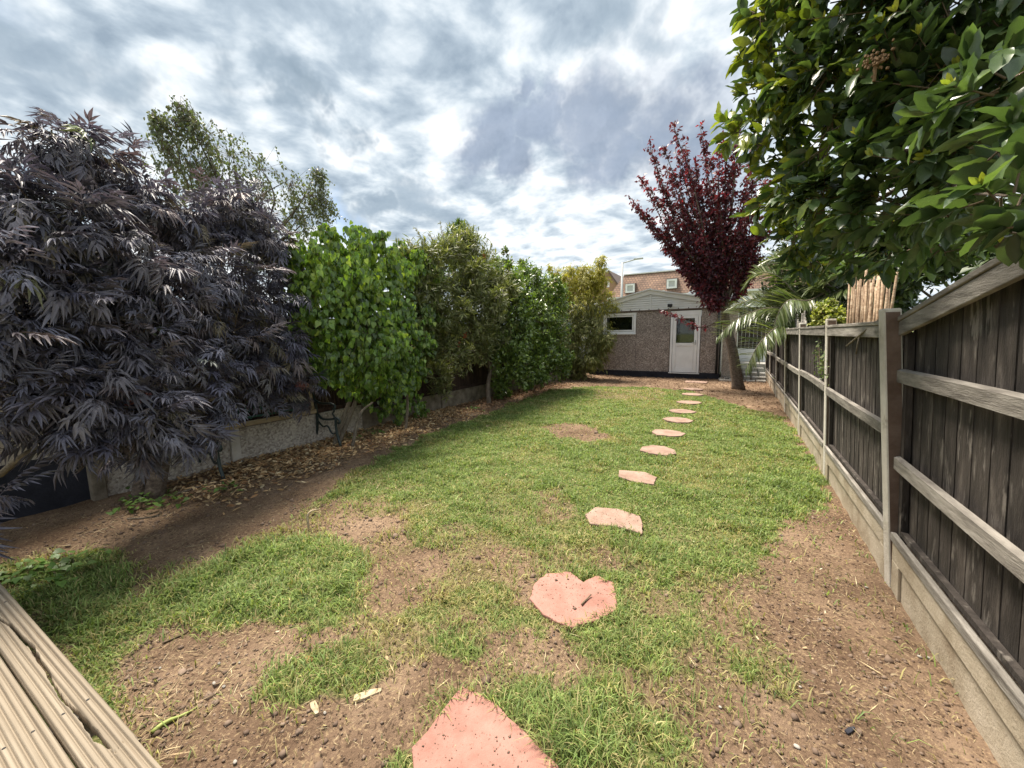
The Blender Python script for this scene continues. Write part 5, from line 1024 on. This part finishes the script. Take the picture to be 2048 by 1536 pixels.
# dark evergreens in the neighbouring garden, behind the palm and under the bay
ev = thing('evergreen_shrub', (2.6, 9.5, 0), 'dark evergreen mass behind the palm beyond the right fence', 'shrub')
VB = [B(1590, 520, 50, 'Y', 11), B(1560, 590, 42, 'Y', 11), B(1650, 500, 60, 'Y', 10.5), B(1640, 580, 55, 'Y', 10.5), B(1720, 520, 65, 'Y', 9), B(1720, 600, 55, 'Y', 9), B(1600, 640, 40, 'Y', 11), B(1680, 650, 40, 'Y', 10), B(1560, 650, 30, 'Y', 12.5), B(1600, 450, 45, 'Y', 11), B(1680, 440, 50, 'Y', 10)]
pos, dv, nr, s0, s1 = clumps(VB, 1500, 7, .4, .2, .2, .8, .5, .1, .6); n = len(pos)
plant(ev, oval4(.45), (pos, dv, nr), RNG.uniform(.09, .15, n), palette(n, [(0.035, 0.055, 0.022), (0.05, 0.075, 0.03), (0.028, 0.042, 0.02)], [3, 2, 2]), M['leaf'])
twigs_mesh('twigs', s0, s1, .006, ev, M['bark'], 3); limbs(ev, 'trunk', (2.6, 9.5, -.1), VB[:6], .1, M['bark'], fork=(2.6, 9.5, 1.2))
e2 = thing('evergreen_shrub', (2.6, 5.0, 0), 'dark leafy shrub filling the gap under the bay tree beyond the fence', 'shrub')
VB = [B(1800, 560, 50, 'Y', 5.5), B(1850, 540, 50, 'Y', 5.0), B(1910, 520, 50, 'Y', 4.5), B(1970, 470, 50, 'Y', 4.0), B(2040, 450, 50, 'Y', 3.6), B(1840, 470, 60, 'Y', 5.2), B(1790, 610, 40, 'Y', 6), B(1930, 440, 50, 'Y', 4.4), B(1760, 480, 50, 'Y', 6), B(1990, 530, 40, 'Y', 3.8), B(2080, 500, 50, 'Y', 3.4)]
pos, dv, nr, s0, s1 = clumps(VB, 1100, 7, .4, .2, .2, .8, .5, .1, .6); n = len(pos)
plant(e2, oval4(.45), (pos, dv, nr), RNG.uniform(.06, .10, n), palette(n, [(0.045, 0.075, 0.028), (0.07, 0.105, 0.035), (0.03, 0.05, 0.02)], [3, 2, 2]), M['leaf'])
twigs_mesh('twigs', s0, s1, .005, e2, M['bark'], 3); limbs(e2, 'trunk', (2.6, 5.0, -.1), VB[:7], .07, M['bark'], fork=(2.5, 5.0, 1.0))
# ---------------------------------------------------------------- grass, litter, soil crumbs
def visible(x, y, m_=0.08):
    d = np.stack([x, y, np.full_like(x, -EYE)], -1); z_ = d@np.array(f0); u = d@np.array(r1)/np.maximum(z_, .05); v = d@np.array(u1)/np.maximum(z_, .05)
    return (z_ > 0.3) & (np.abs(u) < 1.3316*(1+m_)+.1) & (np.abs(v) < 1.0*(1+m_)+.12)
def in_stone(x, y): return np.zeros(len(x), bool)
STN = [[(v.co.x, v.co.y) for v in o.data.vertices if v.co.z > o.data.vertices[0].co.z+1e-4] for o in COL.objects if o.name.startswith('stepping_stone')]
ZST = [max(v.co.z for v in o.data.vertices)+.001 for o in COL.objects if o.name.startswith('stepping_stone')]
def off_stones(x, y):
    k = np.ones(len(x), bool)
    for p in STN:
        q = np.array(p); c_ = q.mean(0); k &= ~inpoly(x, y, [tuple(v) for v in c_+(q-c_)*.93])
    return k
def off_deck(x, y):
    v = (x-e0[0])*dn[0]+(y-e0[1])*dn[1]; return v < -0.01
GP = []; zones = [(0.2, 1.6, 15000), (1.6, 2.6, 12500), (2.6, 4.0, 9500), (4.0, 6.5, 6200), (6.5, 11.5, 3600)]
for y0, y1, dn_ in zones:
    A = 6.2*(y1-y0); n = int(A*dn_*1.0); x = RNG.uniform(-5.2, 0.95, n); y = RNG.uniform(y0, y1, n)
    k = visible(x, y) & (RNG.random(n) < lawn(x, y, .035)) & off_deck(x, y); x, y = x[k], y[k]; k = off_stones(x, y); GP.append(np.stack([x[k], y[k]], -1))
GP = np.concatenate(GP); n = len(GP); x, y = GP[:, 0], GP[:, 1]; dist = np.hypot(x, y)
tuft = fbm(x, y, 4.5, 91); tall = np.clip((tuft-0.42)/0.2, 0, 1)
intuft = np.zeros(n, bool)
for p_ in TUFT: intuft |= inpoly(x+RNG.normal(size=n)*.06, y+RNG.normal(size=n)*.06, p_)
tall = tall+.75*intuft
ln = RNG.uniform(.022, .05, n)*(0.75+0.9*tall)*np.clip(1.12-dist*0.035, .7, 1.1); wdt = RNG.uniform(.0028, .0046, n)*(1+np.clip(dist-1.5, 0, 9)*0.34)
az = RNG.uniform(0, 2*math.pi, n)+2.2*(fbm(x, y, 2.5, 14)-.5); lean_ = RNG.uniform(.25, 1.15, n); hd = np.stack([np.cos(az), np.sin(az)], -1); sd = np.stack([-np.sin(az), np.cos(az)], -1)
z0 = gz(x, y)-.004; b0 = np.stack([x, y, z0], -1)
mid = b0.copy(); mid[:, :2] += hd*(ln*.42*lean_)[:, None]; mid[:, 2] += ln*.55
tip = b0.copy(); tip[:, :2] += hd*(ln*1.0*lean_)[:, None]; tip[:, 2] += ln*np.clip(.95-.45*lean_, .15, 1)
w3 = np.concatenate([sd*(wdt/2)[:, None], np.zeros((n, 1))], 1)
V_ = np.stack([b0-w3, b0+w3, mid-w3*.9, mid+w3*.9, tip], 1).reshape(-1, 3)
F_ = (np.array([(0, 1, 3), (0, 3, 2), (2, 3, 4)])[None]+(np.arange(n)*5)[:, None, None]).reshape(-1, 3)
dry = np.clip((fbm(x, y, 2.2, 61)-.50)/.16, 0, 1)*.42+.10+0.25*(lawn(x, y) < .5)+.22*np.clip((3.4-y)/2, 0, 1)
dry = np.where(intuft, dry*.45, dry); isd = RNG.random(n) < dry; g_ = palette(n, [(0.15, 0.22, 0.06), (0.21, 0.285, 0.082), (0.285, 0.345, 0.115), (0.105, 0.16, 0.052)], [4, 4, 2.5, 2]); s_ = palette(n, [(0.40, 0.34, 0.17), (0.32, 0.28, 0.12), (0.27, 0.28, 0.10)], [2, 2, 2])
cc = np.where(isd[:, None], s_, g_); tag(link('grass', npmesh('grass', V_, F_, np.repeat(cc, 5, 0)), M['grass']), 'patchy green lawn grass mixed with straw-coloured blades', 'grass', kind='stuff')
# dead straw lying on the soil
n = 58000; x = RNG.uniform(-5.1, .86, n); y = RNG.uniform(.2, 12.5, n)**1.0; y = .25+(y/12.5)**2.1*12.5
k = visible(x, y) & off_deck(x, y) & (fbm(x, y, 2.0, 44)+RNG.normal(size=n)*.1 > .45); x, y = x[k], y[k]; n = len(x)
az = RNG.uniform(0, 6.28, n); p = np.stack([x, y, gz(x, y)+RNG.uniform(.002, .012, n)], -1); d = np.stack([np.cos(az), np.sin(az), RNG.normal(size=n)*.15], -1)
far = 1+np.clip(np.hypot(x, y)-2, 0, 8)*.25
V_, F_ = instance(*lance(.05, -.05, .0), p, d, np.tile([0., 0, 1], (n, 1))+RNG.normal(size=(n, 3))*.2, np.exp(RNG.normal(size=n)*.5)*.024*far**.5)
tag(link('straw', npmesh('straw', V_, F_, np.repeat(palette(n, [(0.42, 0.34, 0.20), (0.30, 0.22, 0.13), (0.5, 0.43, 0.28)], [2, 2, 1]), 4, 0)), M['litter']), 'dry straw and grass clippings scattered on bare soil', 'straw', kind='stuff')
# leaf litter along the left border, under the plum and by the fence
def litter(n, xr, yr, keep, cols, wts, smin, smax): 
    x = RNG.uniform(*xr, n); y = RNG.uniform(*yr, n); k = keep(x, y) & visible(x, y) & off_deck(x, y); x, y = x[k], y[k]; n = len(x); az = RNG.uniform(0, 6.28, n)
    p = np.stack([x, y, gz(x, y)+RNG.uniform(.004, .03, n)], -1); d = np.stack([np.cos(az), np.sin(az), RNG.normal(size=n)*.3], -1); nn = np.tile([0., 0, 1], (n, 1))+RNG.normal(size=(n, 3))*.45
    V_, F_ = instance(*oval(.38, .12, .12), p, d, nn, RNG.uniform(smin, smax, n)); return V_, F_, np.repeat(palette(n, cols, wts, .25), 8, 0)
parts = [litter(17000, (-5.2, -3.3), (1.4, 6.2), lambda x, y: RNG.random(len(x)) < np.clip((-3.75-x-.1*(y-2)+.5*(fbm(x, y, 1.5, 5)-.5))/.9, 0, 1)*np.clip((y-1.2)/1., 0, 1), [(0.40, 0.26, 0.13), (0.50, 0.36, 0.20), (0.26, 0.14, 0.07), (0.56, 0.46, 0.29)], [3, 3, 2, 1.5], .03, .08),
         litter(5000, (-5.2, -3.6), (6, 11), lambda x, y: RNG.random(len(x)) < np.clip((-4.0-x)/.6, 0, 1), [(0.30, 0.18, 0.10), (0.40, 0.27, 0.16), (0.2, 0.11, 0.07)], [3, 2, 2], .035, .075),
         litter(6000, (-4.8, .85), (8.6, 14), lambda x, y: ~inpoly(x, y, LAWN) & (RNG.random(len(x)) < .8), [(0.13, 0.078, 0.052), (0.19, 0.12, 0.08), (0.32, 0.22, 0.14)], [4, 3, 1.5], .03, .07),
         litter(1100, (-5, .85), (.3, 4), lambda x, y: RNG.random(len(x)) < .6*(fbm(x, y, 1.2, 8) > .48), [(0.34, 0.23, 0.13), (0.45, 0.35, 0.22), (0.5, 0.45, 0.34)], [3, 3, 1], .012, .032)]
b_ = 0; VV, FF, CC = [], [], []
for v, f, c in parts: VV.append(v); FF.append(f+b_); b_ += len(v); CC.append(c)
tag(link('leaf_litter', npmesh('leaf_litter', np.concatenate(VV), np.concatenate(FF), np.concatenate(CC)), M['litter']), 'tan dead leaves strewn along the left border and under the trees', 'leaf litter', kind='stuff')
# soil crumbs and grit
n = 60000; x = RNG.uniform(-5.0, .84, n); y = .25+RNG.random(n)**1.8*7; k = visible(x, y) & off_deck(x, y) & (lawn(x, y) < .5); x, y = x[k], y[k]; k = RNG.random(len(x)) < np.clip((fbm(x, y, 3, 71)-.3)/.3, .1, 1); x, y = x[k], y[k]; n = len(x)
tv = np.array([(1, 0, 0), (-1, .1, 0), (0, 1, .1), (.1, -1, 0), (0, 0, .8), (.1, 0, -.7)]); tf = np.array([(0, 2, 4), (2, 1, 4), (1, 3, 4), (3, 0, 4), (2, 0, 5), (1, 2, 5), (3, 1, 5), (0, 3, 5)])
V_, F_ = instance(tv, tf, np.stack([x, y, gz(x, y)+.001], -1), unit(n)*np.array([1, 1, .3]), np.tile([0., 0, 1], (n, 1))+RNG.normal(size=(n, 3))*.5, np.exp(RNG.normal(size=n)*.62)*.0042)
for zi, p_ in enumerate(STN[:3]):                                                          # soil kicked onto the nearest stones
    q = np.array(p_); xs = RNG.uniform(q[:, 0].min(), q[:, 0].max(), 160); ys = RNG.uniform(q[:, 1].min(), q[:, 1].max(), 160); kk = inpoly(xs, ys, p_); xs, ys = xs[kk], ys[kk]
    v2, f2 = instance(tv, tf, np.stack([xs, ys, np.full(len(xs), ZST[zi])], -1), unit(len(xs))*np.array([1, 1, .3]), np.tile([0., 0, 1], (len(xs), 1)), np.exp(RNG.normal(size=len(xs))*.5)*.0026)
    F_ = np.concatenate([F_, f2+len(V_)]); V_ = np.concatenate([V_, v2])
V_ += RNG.normal(size=V_.shape)*.0007
tag(link('soil_crumbs', npmesh('soil_crumbs', V_, F_), M['crumb']), 'crumbs of brown soil and grit on the bare patches', 'soil', kind='stuff')
# low weeds: broad leaves at the left edge and under the elder
WB = [at(x, y, 'Z', 0) for x, y in [(60, 1150), (110, 1160), (20, 1165), (280, 1005), (300, 985), (345, 1010), (440, 985), (700, 880), (750, 870), (150, 1140), (830, 835), (950, 822), (1000, 800), (275, 1020)]]
WL = ['leafy weed by the deck, middle of the near-left patch', 'leafy weed by the deck, right part of the near-left patch', 'leafy weed by the deck at the left frame edge', 'leafy weed at the foot of the elder trunk', 'leafy weed just behind the elder trunk foot', 'leafy weed right of the elder trunk on brown soil', 'leafy weed beside the near bench leg', 'leafy weed in dead leaves under the leaning ivy stems', 'leafy weed in dead leaves below the ivy bush', 'leafy weed at the far edge of the near-left patch', 'leafy weed against the concrete board below the ivy', 'leafy weed beside the bottlebrush trunk', 'leafy weed at the foot of the privet', 'leafy weed nearest the camera below the elder']
for k, c in enumerate(WB):
    nn_ = 26; P = np.stack([c[0]+RNG.normal(size=nn_)*.10, c[1]+RNG.normal(size=nn_)*.07, np.zeros(nn_)], -1); P[:, 2] = gz(P[:, 0], P[:, 1])+RNG.uniform(.03, .09, nn_)
    d = RNG.normal(size=(nn_, 3)); d[:, 2] = d[:, 2]*.2-.2; o = thing('weed', (c[0], c[1], 0), WL[k], 'weed', 'weeds along the left border')
    V_, F_ = instance(*heart(), P, d, np.tile([0., 0, 1], (nn_, 1))+RNG.normal(size=(nn_, 3))*.3, RNG.uniform(.03, .06, nn_))
    tag(link('leaves', npmesh('leaves', V_, F_, np.repeat(palette(nn_, [(0.09, 0.17, 0.04), (0.13, 0.22, 0.05)], [1, 1]), 9, 0)), M['leaf'], o), kind='stuff')
    S0 = P.copy(); S0[:, :2] = c[:2]+(P[:, :2]-c[:2])*.4; S0[:, 2] = gz(S0[:, 0], S0[:, 1])-.01; twigs_mesh('stalks', S0, P, .002, o, M['leaf_twig'] if 'leaf_twig' in M else M['twig'])
# single loose things on the ground
def lying(name, pts, rads, mat_, label, cat, sides=6):
    P = [at(x, y, 'Z', 0) for x, y in pts]
    for q, p in enumerate(P): p[2] = float(gz(p[0], p[1]))+rads[min(q, len(rads)-1)]*.8+.003
    P = bez(P, 8); mb = MB(); mb.tube(P, [rads[min(int(q*len(rads)/8), len(rads)-1)] for q in range(8)], sides); return tag(mb.build(name, mat_, None, smooth=True), label, cat)
st = [at(617, 1066, 'Z', 0), at(617, 1050, 'Z', .06), at(615, 1032, 'Z', .13), at(622, 1022, 'Z', .16), at(640, 1018, 'Z', .14)]; st[0][2] = -.02
mb = MB(); mb.tube(bez(st, 10), [.008]*6+[.007, .006, .005, .004], 7); tag(mb.build('dry_stalk', M['oldwood'], None, smooth=True), 'bent pale dry stalk standing at the left edge of the lawn', 'stalk')
lying('twig', [(325, 1290), (370, 1265), (385, 1250)], [.005, .004], M['twig'], 'thin twig on the bare soil between deck and grass', 'twig')
lying('twig', [(370, 1095), (410, 1085), (440, 1083)], [.004, .003], M['twig'], 'thin forked twig lying on the brown path', 'twig')
lying('twig', [(255, 1042), (290, 1036), (320, 1030)], [.006, .005], M['bark_pale'], 'pale twig on the soil below the elder', 'twig')
lying('twig', [(355, 990), (390, 978), (415, 965)], [.010, .008], M['bark_pale'], 'thick pale twig beside the near bench leg', 'twig')
lying('twig', [(1163, 1218), (1172, 1208), (1182, 1199)], [.005, .004], M['twig'], 'short dark twig lying on the notched stepping stone', 'twig').location.z = max(0.0, ZST[1]-float(gz(*at(1172, 1208, 'Z', 0)[:2])))
lying('green_stem', [(305, 1468), (330, 1448), (370, 1432), (395, 1415)], [.010, .009, .006, .003], mat('green_stem', [(0.22, 0.27, 0.06), (0.33, 0.36, 0.12)], 20, .6), 'torn yellow-green stem lying beside the deck edge', 'stem')
def chip(px_, py_, L, wd, h, ang, mat_, name, label, cat):
    c = at(px_, py_, 'Z', 0); z = float(gz(c[0], c[1])); mb = MB(); ca, sa = math.cos(ang), math.sin(ang)
    poly = [(c[0]+ca*u-sa*v, c[1]+sa*u+ca*v) for u, v in [(-L/2, -wd/2), (-L*.1, -wd*.6), (L/2, -wd*.35), (L*.52, wd*.2), (L*.1, wd*.55), (-L*.45, wd*.5)]]
    mb.prism(poly, z-.004, z+h); return tag(mb.build(name, mat_, None, bevel=.002), label, cat)
chip(735, 1395, .11, .03, .012, .9, M['oldwood'], 'wood_chip', 'pale split wood chip at the right of the near grass tuft', 'wood chip')
chip(630, 1420, .07, .022, .012, -.3, M['oldwood'], 'wood_chip', 'pale wood chip just below the near grass tuft', 'wood chip')
chip(1700, 1462, .05, .014, .010, .9, M['plinth'], 'bark_piece', 'small dark bark piece on the bare soil by the right fence', 'bark')
chip(618, 1320, .05, .022, .006, .2, mat('rust_leaf', [(0.34, 0.11, 0.04), (0.42, 0.17, 0.07)], 20, .7), 'fallen_leaf', 'single rust-red leaf on the soil above the near tuft', 'leaf')
rr = random.Random(5)
for px_, py_, s_, lb in ((365, 1345, .03, 'dark clod of soil near the deck corner'), (382, 1338, .022, 'smaller dark clod touching the clod near the deck corner')):
    c = at(px_, py_, 'Z', 0); z = float(gz(c[0], c[1])); me = npmesh('soil_clod', tv*np.array([1.2, .9, .6])*s_*(1+.3*np.array([[rr.uniform(-1, 1) for _ in range(3)] for _ in tv]))+np.array([c[0], c[1], z+s_*.2]), tf, smooth=True)
    o = link('soil_clod', me, M['crumb']); sm = o.modifiers.new('s', 'SUBSURF'); sm.levels = 2; sm.render_levels = 2; tag(o, lb, 'clod')
for k, (px_, py_, s_) in enumerate([(438, 1326, .016), (478, 1322, .011), (428, 1368, .018), (447, 1370, .014), (276, 1290, .013), (320, 1335, .012), (237, 1200, .02), (1594, 1497, .02), (1440, 1420, .012), (1563, 1072, .02), (1640, 1240, .013), (1838, 1318, .016), (1856, 1320, .014), (1600, 1380, .012), (1770, 1380, .012), (1733, 1175, .014), (128, 1190, .02), (470, 1522, .016), (1210, 1138, .012), (650, 1430, .014)]):
    c = at(px_, py_, 'Z', 0); z = float(gz(c[0], c[1])); V_, F_ = tv*np.array([1.2, .9, .7])*s_, tf; me = npmesh('pebble', V_*(1+.15*np.array([[rr.uniform(-1, 1) for _ in range(3)] for _ in V_]))+np.array([c[0], c[1], z+s_*.3]), F_, smooth=True)
    o = link('pebble', me, M['stone']); sm = o.modifiers.new('s', 'SUBSURF'); sm.levels = 1; sm.render_levels = 1
    tag(o, 'small pale pebble lying on the bare soil', 'pebble', 'pebbles on the bare soil')
